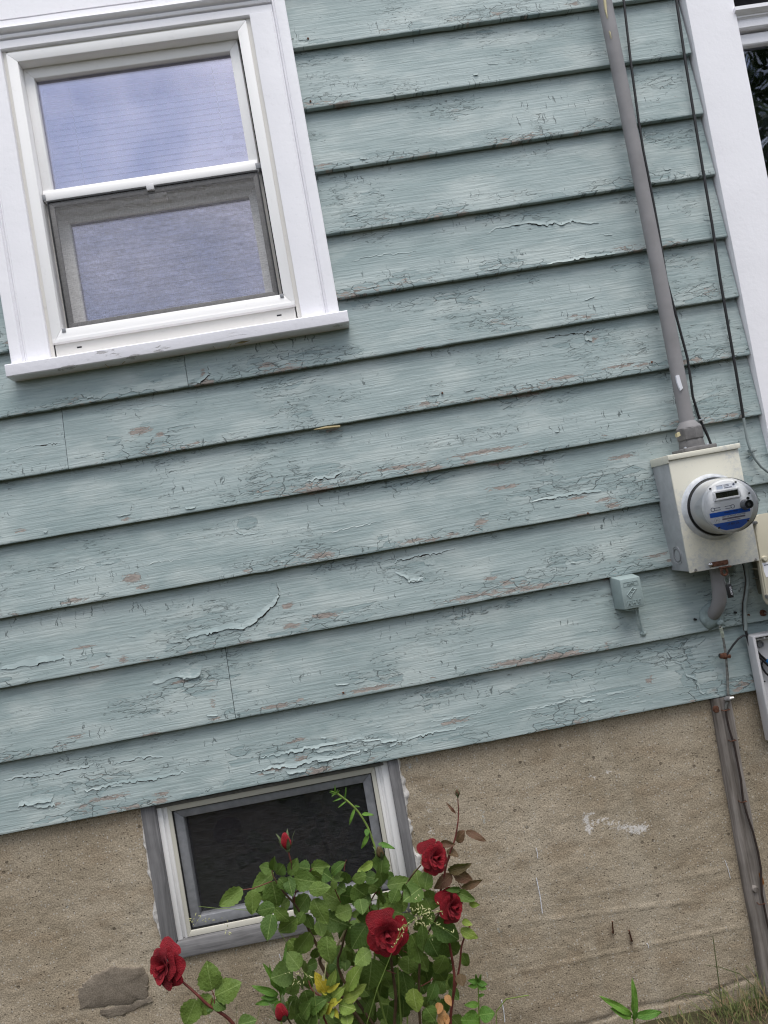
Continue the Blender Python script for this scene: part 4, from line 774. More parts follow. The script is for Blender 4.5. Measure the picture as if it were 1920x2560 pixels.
# cables
c2 = lambda x, y, h: at(1400 + x * .3165, y * .3165, h)
c3 = lambda x, y, h: at(1480 + x * .2713, 950 + y * .2713, h)
cb = thing('black_cable', 'thin black coaxial cable hanging close beside the grey service pipe', 'cable', tuple(c3(1100, 605, .02)))
part('sheath', MB().tube([c2(497, -40, .012), c2(510, 60, .012), c2(560, 500, .010), c2(622, 960, .010), c2(660, 1200, .012), c2(716, 1480, .012), c2(775, 1800, .012), c2(842, 2212, .014), c3(880, -200, .016), c3(910, 0, .018), c3(928, 150, .020), c3(985, 340, .020), c3(1060, 500, .022), c3(1108, 620, .026)], .0042, 8), M['black'], cb, 60)
part('second_sheath', MB().tube([c3(938, 230, .016), c3(965, 330, .016), c3(1030, 450, .016), c3(1085, 560, .020), c3(1112, 640, .02)], .0034, 8), M['greycab'], cb, 60)
part('cable_clip', MB().bbox(c3(1000, 372, .02).x - .009, c3(1000, 372, .02).x + .006, -.027, .006, c3(1000, 372, .02).z - .003, c3(1000, 372, .02).z + .003, .001), M['steel'], cb, 40)
cg = thing('long_cable', 'long cable running down beside the white trim board, black above and grey below', 'cable', tuple(c3(1622, 850, .01)))
part('black_run', MB().tube([c2(912, -50, .010), c2(985, 450, .010), c2(1060, 920, .010), c2(1130, 1350, .010), c2(1206, 1800, .010), c2(1266, 2212, .010), c3(1335, -30, .010), c3(1396, 350, .010)], .0046, 8), M['black'], cg, 60)
part('grey_run', MB().tube([c3(1396, 345, .010), c3(1412, 450, .010), c3(1432, 560, .010), c3(1462, 650, .012), c3(1505, 732, .012), c3(1560, 800, .012), c3(1640, 862, .012), c3(1760, 920, .014)], .0044, 8), M['greycab'], cg, 60)
p = c3(1478, 650, .012); part('cable_clip', MB().bbox(p.x - .008, p.x + .004, -.018, .004, p.z - .005, p.z + .005, .001).lathe((p.x + .008, 0, p.z), [(.0, -.018), (.004, -.017), (.005, -.013), (.005, .004)], 12), M['greycab'], cg, 50)
cl = thing('grey_cable', 'grey cable dropping from behind the meter box into the open wiring box', 'cable', tuple(b4(1440, 700, .01)))
part('sheath', MB().tube([c3(1395, 1650, .010), c3(1418, 1720, .010), c3(1440, 1850, .010), c3(1430, 1950, .010), c3(1410, 2060, .010), b4(1412, 560, .010), b4(1416, 650, .012)], .0058, 8), M['greycab'], cl, 60)
part('second_sheath', MB().tube([c3(1380, 1650, .006), c3(1402, 1720, .006), c3(1424, 1850, .006), c3(1412, 1950, .006), c3(1394, 2060, .006), b4(1398, 560, .006), b4(1404, 650, .008)], .004, 8), M['wirebr'], cl, 60)
part('black_tail', MB().tube([b4(1416, 648, .012), b4(1426, 690, .014), b4(1440, 740, .012), b4(1470, 850, .010)], .0045, 8), M['black'], cl, 60)
part('ground_lead', MB().tube([b4(1432, 698, .014), b4(1395, 696, .016), b4(1350, 725, .018), b4(1300, 785, .018), b4(1262, 840, .018), b4(1240, 880, .02)], .0032, 8), M['black'], cl, 60)
p = b4(1452, 258, .012); part('cable_clip', MB().bbox(p.x - .010, p.x + .004, -.018, .004, p.z - .004, p.z + .004, .001).lathe((p.x + .006, 0, p.z), [(.0, -.017), (.004, -.016), (.005, -.013), (.005, .004)], 12), M['greycab'], cl, 50)

# small painted-over box with embossed letters
ab = thing('painted_box', 'small teal painted-over wall box with raised letters and a bolt symbol', 'wall box', (.835, -.03, -.362))
bx0, bx1, bz0, bz1, by = .8005, .8705, -.3625, -.2625, -.060
bb = MB(); f0 = [(bx0 + .003, by, bz0 + .002), (bx1 - .001, by, bz0 + .002), (bx1 - .001, by, bz1 - .003), (bx0 + .003, by, bz1 - .003)]; k0 = [(bx0 - .004, .012, bz0 - .002), (bx1 + .002, .012, bz0 - .002), (bx1 + .002, .012, bz1 + .004), (bx0 - .004, .012, bz1 + .004)]
bb.add(f0 + k0, [(0, 1, 2, 3), (4, 7, 6, 5), (0, 4, 5, 1), (1, 5, 6, 2), (2, 6, 7, 3), (3, 7, 4, 0)]); part('box_body', beveled(bb, .0025), M['smallbox'], ab, 40)
for (za, zb) in ((bz1 - .027, bz1 - .013), (bz0 + .010, bz0 + .028)):
    for m in rect_frame(bx0 + .012, bx1 - .010, za, zb, .0016, by - .0012, by + .001): part('raised_border', m, M['smallbox'], ab, None)
txt('A H B', .017, (bx0 + bx1) / 2 + .001, by - .0004, bz0 + .019, M['smallbox'], ab, 'embossed_letters', ext=.0022)
txt('signal', .011, (bx0 + bx1) / 2 + .001, by - .0002, bz1 - .020, M['smallbox'], ab, 'embossed_letters', ext=.0018)
mx0, mz0 = (bx0 + bx1) / 2, (bz0 + bz1) / 2 + .001
for (xa, za, xb, zb) in [(-.016, -.004, .008, .018), (-.006, -.010, .016, .010), (-.016, -.004, -.008, -.016), (-.008, -.016, -.001, -.008), (.002, -.002, .016, .010), (-.004, .006, .004, .000), (.008, .018, .004, .006), (.016, .010, .004, .010)]:
    part('raised_symbol', MB().tube([(mx0 + xa, by - .0003, mz0 + za), (mx0 + xb, by - .0003, mz0 + zb)], .0019, 6), M['smallbox'], ab, 60)
part('drip_lip', MB().bbox(bx0 + .018, bx0 + .052, by + .012, by + .04, bz0 - .006, bz0 + .001, .001), M['smallbox'], ab, 40)
part('outlet_wire', MB().tube([(.862, -.012, -.366), (.862, -.008, -.39), (.866, -.005, -.425), (.868, -.004, -.450)], .0036, 8), M['smallbox'], ab, 60)
part('wire_seal', lump((.869, -.001, -.455), .0095, 21, (1, .6, .8)), M['smallbox'], ab, 180)

# tan service box behind the meter, and open grey wiring box below it
ub = thing('tan_utility_box', 'tan plastic utility box with screws at the right edge beside the meter', 'utility box', (1.34, -.05, -.43))
part('back_tub', MB().bbox(1.272, 1.46, -.082, .012, -.40, -.165, .006), mat_plain('tub_olive', (.20, .19, .145), .6, .3, 0, .1, 10), ub, 40)
for k, z in enumerate((-.315, -.345)): part('tub_rib', MB().bbox(1.262, 1.274, -.08, .005, z - .0015, z + .0015, .0006), mat_plain('rib_olive', (.20, .19, .145), .6), ub, 40)
ld = [(1.238, -.155), (1.245, -.142), (1.262, -.138), (1.48, -.138), (1.48, -.425), (1.254, -.425), (1.240, -.419), (1.2325, -.400)]
part('lid', beveled(MB().prism(ld, -.100, -.084), .003), M['almond'], ub, 40)
part('lid_rim', beveled(MB().prism([(x + (.004 if x < 1.3 else 0), z * .995) for x, z in ld], -.1035, -.1005), .001), M['almond'], ub, 40)
for (px, py, h) in [(1497, 1317, .104), (1612, 1995, .104)]:
    p = c3(px, py, h); part('lid_screw', MB().lathe((p.x, 0, p.z), [(.0, -.1135), (.0055, -.113), (.007, -.108), (.007, -.1035)], 14), M['steel'], ub, 50)
p = c3(1586, 1645, .105); part('plug_button', MB().lathe((p.x, 0, p.z), [(.0, -.1125), (.0065, -.1125), (.0085, -.110), (.0085, -.1035)], 18), M['almond'], ub, 50)
p = c3(1570, 1690, .105); part('paper_label', MB().prism(ragged([(p.x + .003, p.z - .045), (p.x + .12, p.z - .045), (p.x + .12, p.z), (p.x, p.z)], 4, .0012, 6), -.1042, -.1036), M['whitelab'], ub, None)
part('label_print', MB().box(p.x + .004, p.x + .10, -.1046, -.1043, p.z - .008, p.z - .0055), M['ink'], ub, None)

nb = thing('open_wiring_box', 'open grey plastic wiring box with black leads at the right edge below', 'wiring box', (1.30, -.02, -.86))
ox0, ox1, oz0, oz1 = 1.198, 1.46, -.86, -.519
part('back_plate', MB().box(ox0 + .005, ox1, -.009, -.003, oz0, oz1 - .004), M['netbox'], nb, None)
part('left_wall', beveled(MB().extrude_z([(ox0, -.003), (ox0, -.046), (ox0 + .003, -.048), (ox0 + .009, -.046), (ox0 + .011, -.003)], oz0, oz1 - .001), .0008), M['netbox'], nb, 40)
part('top_wall', MB().bbox(ox0 + .004, ox1, -.047, -.003, oz1 - .006, oz1, .001).bbox(ox0 + .011, ox1, -.030, -.009, oz1 - .019, oz1 - .014, .001), M['netbox'], nb, 40)
part('top_post', MB().bbox(1.237, 1.240, -.044, -.009, oz1 - .016, oz1 - .004, .0006), M['netbox'], nb, 40)
p = b4(1551, 775, .012); part('knockout_hole', MB().lathe((p.x, 0, p.z), [(.0, -.0105), (.0075, -.0108), (.0085, -.016), (.0105, -.016), (.0115, -.009)], 22), M['greyalu'], nb, 40)
p = b4(1595, 1120, .012); part('screw_hole', MB().lathe((p.x, 0, p.z), [(.0, -.0098), (.0028, -.0098), (.0028, -.009)], 12), M['black'], nb, 40)
for k, pts in enumerate([[(1492, 780), (1510, 825), (1550, 875), (1600, 920), (1660, 985)], [(1496, 800), (1512, 850), (1545, 900), (1590, 938), (1660, 1010)]]): part('black_lead', MB().tube([b4(x, y, .022 + .004 * k) for x, y in pts], .0040, 8), M['black'], nb, 60)
part('looped_lead', MB().tube([b4(x, y, .020) for x, y in [(1680, 1010), (1640, 960), (1600, 935), (1570, 940), (1560, 970), (1572, 1000), (1600, 1040), (1650, 1085), (1700, 1110)]], .0032, 8), M['black'], nb, 60)
part('blue_plug', MB().tube([b4(1606, 925, .024), b4(1640, 960, .024)], .0068, 10), M['blueplug'], nb, 50)
part('gland_teeth', MB().box(ox0 + .011, ox0 + .016, -.030, -.010, -.560, -.557).box(ox0 + .011, ox0 + .016, -.030, -.010, -.554, -.551).box(ox0 + .011, ox0 + .016, -.030, -.010, -.548, -.545), M['netbox'], nb, None)

ey = thing('screw_eye', 'rusty screw eye in the siding between the tan box and the open box', 'screw eye', tuple(b4(1590, 490, .01)))
part('eye_washer', MB().lathe((b4(1578, 488, 0).x, 0, b4(1578, 488, 0).z), [(.0, -.003), (.010, -.003), (.011, .004)], 18), M['rust'], ey, 40); part('eye_shank', MB().tube([b4(1590, 490, .004), b4(1640, 494, .03)], .0026, 8), M['steel'], ey, 60)
for k, (x, y, lab) in enumerate([(950, 547, 'left of the conduit seal'), (1320, 483, 'right of the conduit seal')]):
    p = b4(x, y, .0); part('drill_hole', MB().lathe((p.x, 0, p.z), [(.0, .0065 - .012), (.0036, .0062 - .012), (.0040, .008)], 12), M['black'], house, 50)
p = b4(1450, 510, .0); part('rust_blot', lump((p.x, .006, p.z), .008, 31, (1, .5, 1)), M['rust'], house, 60)

# two rusty pins in the concrete
for (a, c, lab) in [((760, 1040), (768, 1112), 'straight rusty iron pin stuck in the concrete, the left of two'), ((855, 1092), (876, 1158), 'bent rusty iron pin stuck in the concrete, the right of two')]:
    p, q = at(1200 + a[0] * .434, 1850 + a[1] * .434, -FY + .02), at(1200 + c[0] * .434, 1850 + c[1] * .434, -FY + .006)
    tag(part('rusty_pin', MB().tube([p + Vector((0, -.004, 0)), p.lerp(q, .5), q, q + Vector((0, .03, -.001))], [.0022, .0024, .0026, .003], 6), M['rust'], None, 60), lab, 'pin', 'pins in the foundation')

# ------------------------------------------------------------------ rose bush
def leaf_mesh(name, m, seed, fold=.16, droop=.18, serr=.06, fat=1.0):
    r = random.Random(seed); b = MB(); n = 13; cols = (-1, -.5, 0, .5, 1)
    for a in range(n + 1):
        t = a / n; w = .5 * fat * (math.sin(PI * min(1, t ** .82)) ** .75) * (1 - .12 * t) if 0 < t < 1 else .004
        sr = (1 + serr * (1 if a % 2 else -1)) if 0 < a < n else 1
        for u in cols:
            ww = w * sr if abs(u) == 1 else w
            b.v.append((u * ww, t - (.02 if abs(u) == 1 and a % 2 else 0), fold * abs(u) * w - droop * t * t + .03 * math.sin(t * 9 + seed + u * 2) * abs(u) + r.uniform(-.008, .008)))
    for a in range(n):
        for c in range(4): q = a * 5 + c; b.f.append((q, q + 1, q + 6, q + 5))
    return mesh(name, b, m, 180, False)
LM = {k: [leaf_mesh('leaf', M[k], s, f, d) for s, f, d in [(1, .18, .14), (2, .05, .28), (3, .26, .06), (4, -.10, .22), (5, .12, .36)]] for k in ('leaf', 'young', 'yellow', 'bronze', 'dry')}
LEAVES = 0
def leaf(root, base, tip, wpx, ppm, kind='leaf', nrm=None, name='leaf', me=None):
    """a leaf from base to tip (points in space), width wpx photo pixels"""
    global LEAVES; d = (tip - base) * 1.22; L = d.length; w = wpx * ppm * 1.46 * rng.uniform(.86, 1.12)
    if nrm is None: nrm = Vector((rng.normal(0, .32), -1, rng.normal(.45, .3)))
    y = d.normalized(); z = (nrm - y * nrm.dot(y)).normalized(); x = y.cross(z)
    Mx = Matrix(((x.x * w, y.x * L, z.x * L, base.x), (x.y * w, y.y * L, z.y * L, base.y), (x.z * w, y.z * L, z.z * L, base.z), (0, 0, 0, 1)))
    LEAVES += 1; return inst(name, me or LM[kind][rng.integers(0, 5)], root, Mx)
rb = thing('rose_bush', 'red rose bush with dark green leaves growing in front of the basement window', 'rose bush', (-.10, -.24, GZ))
S = .2411
A = lambda x, y, h: at(540 + x * S, 2080 + y * S, h)
B = lambda x, y, h: at(840 + x * S, 2080 + y * S, h)
CC = lambda x, y, h: at(340 + x * S, 2300 + y * S, h)
ppm = 2.05 / F * S
LA = [(275,590,70,740,115),(370,600,385,815,125),(585,385,460,370,75),(600,395,603,285,80),(600,420,405,590,140),(580,510,640,755,170),(745,440,832,300,120),(700,335,620,440,100),(975,385,850,365,105),(985,375,1150,360,105),(1195,440,1265,330,90),(1330,440,1235,480,65),(1330,410,1365,520,85),(1560,450,1410,490,95),(1540,460,1659,480,85),(800,480,1000,520,145),(950,430,1110,490,110),(1110,420,1185,475,95),(745,460,780,620,95),(650,480,740,575,95),(960,600,1125,580,105),(960,650,840,830,145),(1010,690,1110,930,155),(1340,740,1150,650,150),(1290,650,1450,690,145),(1420,560,1540,660,140),(1545,590,1655,570,85),(1490,690,1520,820,95),(610,780,435,820,115),(610,790,730,920,95),(580,850,530,1080,135),(770,720,650,770,85),(840,890,670,1030,135),(910,830,850,950,85),(930,850,990,980,95),(1060,920,1100,1060,85),(1130,870,1340,960,145),(1410,800,1265,850,125),(1590,900,1475,850,85),(980,1040,850,1230,155),(1150,1075,1150,1330,165),(1560,960,1410,1180,145),(1600,1230,1460,1340,115),(870,1420,765,1275,125),(800,1440,612,1500,160),(480,590,500,690,90),(1230,500,1220,580,60),(1260,560,1330,600,80)]
LAD = [(930,1340,890,1450,75),(1050,1350,960,1390,80),(1330,1200,1240,1320,110),(1060,1200,1010,1310,85),(860,1560,710,1650,140),(1280,1400,1150,1520,150),(1000,1420,950,1560,110),(1420,1240,1440,1400,90),(840,1700,790,1880,120),(920,1640,960,1780,110),(1350,1320,1340,1420,80),(1590,1640,1610,1790,65),(1500,1740,1460,1830,90),(1480,1860,1640,1960,150),(1340,980,1320,1120,120),(1180,1340,1280,1400,110),(880,1500,860,1640,120),(1380,1480,1560,1660,150),(1440,1320,1480,1440,90),(1560,1760,1640,1880,110),(760,1780,740,1960,120),(1090,1880,1200,1990,120)]
LB = [(470,420,480,250,165),(475,560,480,420,125),(530,555,755,510,115),(880,600,820,430,135),(920,600,950,420,105),(880,580,730,690,145),(470,580,500,750,115),(640,590,590,720,105),(300,560,415,590,80),(690,850,510,790,165),(740,780,620,720,120),(700,840,700,960,150),(320,950,165,1180,145),(340,1230,220,1330,125),(370,1310,350,1610,225),(780,1060,900,1320,175),(890,960,930,1200,145),(990,920,1240,1090,175),(1110,1120,1260,1310,150),(1130,1280,1050,1480,110),(1030,1560,990,1730,105),(930,1820,1020,1950,105),(980,790,940,700,85),(940,600,1000,730,90),(760,660,720,560,90),(1030,870,890,900,110),(600,480,520,440,60),(330,620,250,800,95),(560,610,610,700,100),(430,1180,500,1300,90),(280,690,160,660,120)]
LBD = [(750,1280,750,1450,145),(900,1310,950,1530,155),(500,1470,450,1670,145),(690,1440,740,1680,185),(640,1480,600,1690,150),(700,1740,700,1900,105),(1100,1560,1060,1660,110),(1170,1380,1150,1500,110),(1220,1500,1200,1600,80),(700,1150,690,1300,130),(560,1300,640,1380,120),(960,1100,1050,1260,140),(540,1680,640,1640,90),(1300,1260,1385,1390,70),(820,1450,880,1560,110),(1060,1700,1000,1800,100),(250,1380,220,1520,130),(450,1330,560,1420,120),(140,1240,60,1330,110),(150,1040,120,1200,80),(230,1740,260,1860,90),(380,1650,360,1790,75),(300,1830,390,1940,130),(1180,1620,1260,1720,90)]
for (x0, y0, x1, y1, w) in LA: h = rng.uniform(.26, .34); leaf(rb, A(x0, y0, h), A(x1, y1, h + rng.uniform(-.02, .03)), w, ppm)
for (x0, y0, x1, y1, w) in LAD: h = rng.uniform(.13, .20); leaf(rb, A(x0, y0, h), A(x1, y1, h + rng.uniform(-.02, .02)), w, ppm * 1.05)
for (x0, y0, x1, y1, w) in LB: h = rng.uniform(.25, .33); leaf(rb, B(x0, y0, h), B(x1, y1, h + rng.uniform(-.02, .03)), w, ppm)
for (x0, y0, x1, y1, w) in LBD: h = rng.uniform(.13, .20); leaf(rb, B(x0, y0, h), B(x1, y1, h + rng.uniform(-.02, .02)), w, ppm * 1.05)
for (x0, y0, x1, y1, w, k) in [(1140,1660,1070,1540,85,'yellow'),(1170,1630,1215,1500,75,'young'),(1150,1650,1235,1620,45,'yellow'),(1150,1680,1080,1665,40,'yellow'),(1370,1630,1440,1440,105,'young'),(1380,1680,1505,1640,75,'young'),(1330,1740,1440,1710,70,'young'),(1275,1790,1405,1830,95,'young'),(1180,1790,1245,1750,50,'yellow'),(1130,1880,1190,1800,60,'yellow'),(1230,1820,1260,1920,55,'yellow'),(1190,1830,1200,1900,50,'young'),(960,1850,1100,1750,115,'leaf'),(1030,1870,1120,1810,75,'young'),(900,1900,960,1790,110,'leaf'),(960,1990,1000,1870,120,'leaf'),(1350,1880,1370,2000,85,'young'),(1210,1730,1280,1650,70,'young'),(1300,1700,1350,1620,60,'young'),(1625,310,1505,395,55,'young'),(1410,870,1470,840,40,'leaf')]:
    leaf(rb, A(x0, y0, .30), A(x1, y1, .32), w, ppm, k)
for (x0, y0, x1, y1, w, k) in [(800,1620,820,1840,125,'young'),(1290,1010,1435,1090,75,'young'),(1310,920,1375,950,50,'young'),(1380,745,1465,755,40,'young'),(350,900,230,840,90,'young'),(480,820,400,900,85,'leaf'),(290,920,330,1010,70,'young'),(1200,440,1070,565,95,'bronze'),(1160,400,1362,345,75,'bronze'),(1225,420,1372,500,85,'bronze'),(1300,580,1478,520,55,'bronze'),(1290,590,1165,600,42,'leaf'),(1250,620,1412,695,95,'leaf'),(1020,110,950,120,65,'bronze'),(1090,110,1210,130,55,'bronze'),(1150,190,1250,235,65,'bronze'),(1245,95,1300,15,75,'bronze'),(1345,-5,1520,62,60,'bronze'),(1075,1770,1060,1870,60,'dry'),(1090,1830,1120,1980,70,'dry'),(1130,1880,1150,1990,60,'dry'),(1140,1690,1180,1770,50,'dry'),(1070,1900,1090,2010,55,'dry'),(1280,1470,1310,1570,80,'bronze')]:
    leaf(rb, B(x0, y0, .27), B(x1, y1, .29), w, ppm, k)
for (x0, y0, x1, y1, w) in [(790,730,740,520,170),(820,790,1022,690,145),(790,790,640,960,140),(620,820,530,1050,145),(815,830,905,905,95),(1060,1090,1190,1050,120),(780,880,750,940,50)]: leaf(rb, CC(x0, y0, .36), CC(x1, y1, .37), w, ppm * .97)
# inner foliage, deeper in the bush
for k in range(120):
    u = rng.uniform(0, 1); px, py = rng.uniform(700, 1130), rng.uniform(2215, 2600)
    if py < 2330 and (px < 760 or px > 1090): continue
    if px < 860 and 2350 < py < 2420: continue
    if px < 780 and py > 2420 and rng.uniform() < .6: continue
    h = rng.uniform(.06, .17); bpt = at(px, py, h); a = rng.uniform(-1.2, 1.2) - PI / 2; L = rng.uniform(.028, .052)
    leaf(rb, bpt, bpt + Vector((math.cos(a) * L, rng.uniform(-.015, .015), math.sin(a) * L)), rng.uniform(90, 150), ppm)
# canes
def cane(pts, r0, r1, m='cane', name='cane', root=None):
    P = [Vector(p) for p in pts]; Q = []
    for i in range(len(P) - 1):
        p0, p1, p2, p3 = P[max(i-1, 0)], P[i], P[i+1], P[min(i+2, len(P)-1)]
        for k in range(4):
            t = k / 4; Q.append(.5 * ((2 * p1) + (p2 - p0) * t + (2*p0 - 5*p1 + 4*p2 - p3) * t*t + (3*p1 - p0 - 3*p2 + p3) * t**3))
    Q.append(P[-1]); n = len(Q); return part(name, MB().tube(Q, [r0 + (r1 - r0) * i / (n - 1) for i in range(n)], 7), M[m], root or rb, 60)
base = Vector((-.10, -.22, GZ))
cane([base, at(960, 2640, .22), A(1130, 1450, .24), A(1090, 1280, .25), A(1050, 1180, .25), A(980, 1050, .26), A(900, 880, .27), A(810, 740, .28), A(700, 620, .29), A(600, 470, .30), A(580, 390, .3)], .0060, .0018)
cane([base + Vector((.02, 0, 0)), at(985, 2640, .2), A(1300, 1500, .2), A(1310, 1180, .22), A(1390, 900, .24), A(1420, 860, .24)], .0050, .0025)
cane([A(1250, 1190, .24), A(1320, 1060, .25), A(1400, 880, .25)], .0030, .0028, 'straw')
cane([base + Vector((.05, .0, 0)), B(640, 2200, .2), B(620, 1700, .22), B(560, 1200, .24), B(600, 820, .26), B(690, 650, .27), B(760, 490, .28), B(880, 345, .30)], .0055, .0020)
cane([base + Vector((.12, .0, 0)), B(1180, 2200, .2), B(1190, 1900, .22), B(1225, 1600, .24), B(1210, 1350, .24), B(1090, 700, .26), B(1100, 560, .27), B(1160, 280, .28), B(1225, 100, .28), B(1255, -40, .28), B(1270, -180, .28), B(1262, -370, .28)], .0050, .0014, 'caner')
cane([base + Vector((.07, .0, 0)), B(900, 2200, .2), B(860, 1600, .22), B(890, 1200, .24), B(980, 1000, .26), B(1060, 860, .27), B(1095, 800, .28)], .0045, .0022)
cane([base + Vector((.1, .0, 0)), B(1190, 1990, .22), B(1220, 1700, .23), B(1280, 1400, .24), B(1300, 1200, .25), B(1345, 1060, .26), B(1395, 960, .26)], .0036, .0022, 'caner')
cane([A(810, 740, .28), A(830, 620, .29), A(930, 560, .29), A(960, 430, .29), A(1000, 380, .3)], .0020, .0012, 'caner', 'twig')
cane([A(780, 320, .30), A(765, 260, .30), A(745, 175, .30)], .0022, .0020, 'caner', 'twig')
cane([A(800, 720, .28), A(790, 500, .29), A(778, 310, .30)], .0024, .0020, 'cane', 'twig')
cane([A(275, 600, .30), A(350, 590, .3), A(400, 580, .3), A(580, 510, .30)], .0012, .0014, 'caner', 'twig')
cane([A(1330, 400, .29), A(1335, 340, .29), A(1350, 290, .29)], .0016, .0010, 'caner', 'twig')
cane([A(1410, 850, .26), A(1300, 740, .27), A(1180, 460, .28), A(1150, 400, .29)], .0018, .0012, 'caner', 'twig')
cane([B(430, 600, .26), B(350, 750, .25), B(360, 900, .24), B(300, 1150, .23), B(140, 1500, .22)], .0020, .0022, 'caner', 'twig')
cane([base + Vector((-.03, -.02, 0)), A(1180, 2060, .28), A(1150, 1780, .29), A(1000, 1640, .28), A(960, 1540, .27)], .0034, .0016, 'caner', 'twig')
cane([A(1150, 1780, .29), A(1290, 1700, .29), A(1480, 1480, .28), A(1560, 1300, .27)], .0020, .0018, 'caner', 'twig')
cane([base + Vector((-.06, -.05, 0)), at(640, 2640, .33), CC(1010, 1078, .35), CC(860, 950, .36), CC(740, 875, .365), CC(650, 790, .37), CC(540, 690, .37), CC(405, 575, .37)], .0050, .0028, 'caner')
cane([CC(810, 930, .365), CC(812, 800, .365), CC(785, 725, .365)], .0016, .0010, 'caner', 'leaf_stalk')
cane([CC(770, 900, .365), CC(790, 810, .365)], .0012, .0009, 'caner', 'leaf_stalk')
cane([A(780, 1990, .28), A(740, 1930, .29), A(715, 1880, .30)], .0024, .0020, 'cane', 'twig')
cane([B(740, 2100, .18), B(740, 1800, .17), B(735, 1500, .17), B(650, 1300, .18)], .0026, .0022, 'stemg'); cane([B(685, 2100, .19), B(655, 1700, .19), B(640, 1400, .19)], .0030, .0022, 'stemg')
for (x0, y0, x1, y1) in [(1200,430,1300,580),(1230,410,1110,545),(1150,330,1190,200),(1220,600,1300,580),(500,1430,620,1470),(880,1600,1010,1520),(1030,860,1095,790),(690,1230,800,1290),(320,660,370,760),(470,560,440,640),(700,1200,560,1260)]: cane([B(x0, y0, .26), B((x0+x1)/2 + 8, (y0+y1)/2, .26), B(x1, y1, .26)], .0013, .0011, 'caner', 'leaf_stalk')

# flowers
def petal_mesh(seed, r0, r1, zh, hw, curl, name='petal'):
    r = random.Random(seed); b = MB(); nu, nt_ = 10, 7; ph = [r.uniform(0, 6) for _ in range(3)]
    for a in range(nt_ + 1):
        for c in range(nu + 1):
            u = c / nu * 2 - 1; t = a / nt_ * (1 - .13 * abs(u) ** 3.0) * (1 + .05 * math.sin(u * 4 + ph[0])); wd = hw * (.45 + .55 * math.sin(PI * min(.5, .12 + t * .55)))
            rad = r0 + (r1 - r0) * t ** 1.3 + curl * max(0, t - .62) ** 2 * 3 + .03 * math.sin(u * 3 + ph[1]) * t
            z = zh * (t - .12 * t ** 3) - curl * .9 * max(0, t - .72) ** 2 * 4 + .02 * math.sin(u * 5 + ph[2]) * t
            rad += .05 * abs(u) ** 2 * t * (1 if curl > .1 else -1)
            b.v.append((rad * math.cos(u * wd), rad * math.sin(u * wd), z))
    for a in range(nt_):
        for c in range(nu): q = a * (nu + 1) + c; b.f.append((q, q + 1, q + nu + 2, q + nu + 1))
    return mesh(name, b, M['petal'], 180, False)
PIN = [petal_mesh(s, .06, .13 + .04 * s, .88, 1.5, -.05) for s in range(3)]
PMID = [petal_mesh(10 + s, .12, .40 + .07 * s, .86 - .03 * s, 1.05, .12) for s in range(3)]
POUT = [petal_mesh(20 + s, .12, .66 + .10 * s, .74 - .10 * s, .86, .34) for s in range(4)]
core = MB().lathe((0, 0, 0), [(.0, -.22), (.05, -.20), (.13, -.12), (.15, -.03), (.11, .10), (.08, .5), (.0, .62)], 12, 'z')
CORE = mesh('flower', core, M['petal'], 180); CORE.materials.clear(); CORE.materials.append(M['petal'])
sepm = MB()
for a in range(6):
    t = a / 5; w = .13 * math.sin(PI * (.15 + .85 * t)) if a < 5 else .01
    sepm.v += [(.10 + .25 * t, -w, .02 - .26 * t * t), (.12 + .27 * t, 0, .04 - .30 * t * t), (.10 + .25 * t, w, .02 - .26 * t * t)]
for a in range(5): sepm.f += [(a*3, a*3+1, a*3+4, a*3+3), (a*3+1, a*3+2, a*3+5, a*3+4)]
SEP = mesh('sepal', sepm, M['sepal'], 180, False)
def flower(c, rad, face, seed, lab):
    r = random.Random(seed); z = Vector(face).normalized(); q = z.to_track_quat('Z', 'Y').to_matrix().to_4x4()
    Mb = Matrix.Translation(c - z * rad * .45) @ q @ Matrix.Diagonal((rad, rad, rad, 1))
    o = inst('flower', CORE, rb, Mb); o['label'] = lab
    def pet(me, ang, s, tilt, nm='petal', dz=0):
        p = bpy.data.objects.new(nm, me); C.objects.link(p); p.parent = o
        p.matrix_basis = Matrix.Translation((0, 0, dz)) @ Matrix.Rotation(ang, 4, 'Z') @ Matrix.Rotation(tilt, 4, 'Y') @ Matrix.Diagonal((s, s, s * r.uniform(.93, 1.05), 1))
    g = 0
    for k in range(4): pet(PIN[k % 3], g, .85 + .12 * k, .02 * k); g += 2.4
    for k in range(8): pet(PMID[k % 3], g, .80 + .045 * k, .03 + .025 * k + r.uniform(-.05, .05)); g += 2.4
    for k in range(10): pet(POUT[k % 4], g, .86 + .03 * k, .02 + .055 * k + r.uniform(-.08, .08), 'petal', -.01 * k); g += 2.4 + r.uniform(-.2, .2)
    for k in range(5): pet(SEP, k * 1.257, 1.0, .5 + r.uniform(-.3, .3), 'sepal', -.12)
    return o
U = 2.03 / F * S
flower(B(1040, 272, .32), 150 * U, (.55, -1, .22), 1, 'open red rose beside the right edge of the basement window frame')
flower(B(1222, 790, .30), 150 * U, (.70, -1, .10), 2, 'open red rose against the bare concrete on the right of the bush')
flower(B(535, 1085, .36), 192 * U, (.12, -1, .12), 3, 'largest open red rose in the middle of the leaves')
flower(CC(262, 500, .38), 188 * .97 * U, (-.62, -1, .28), 4, 'lone red rose on a long stem below the left corner of the basement window')
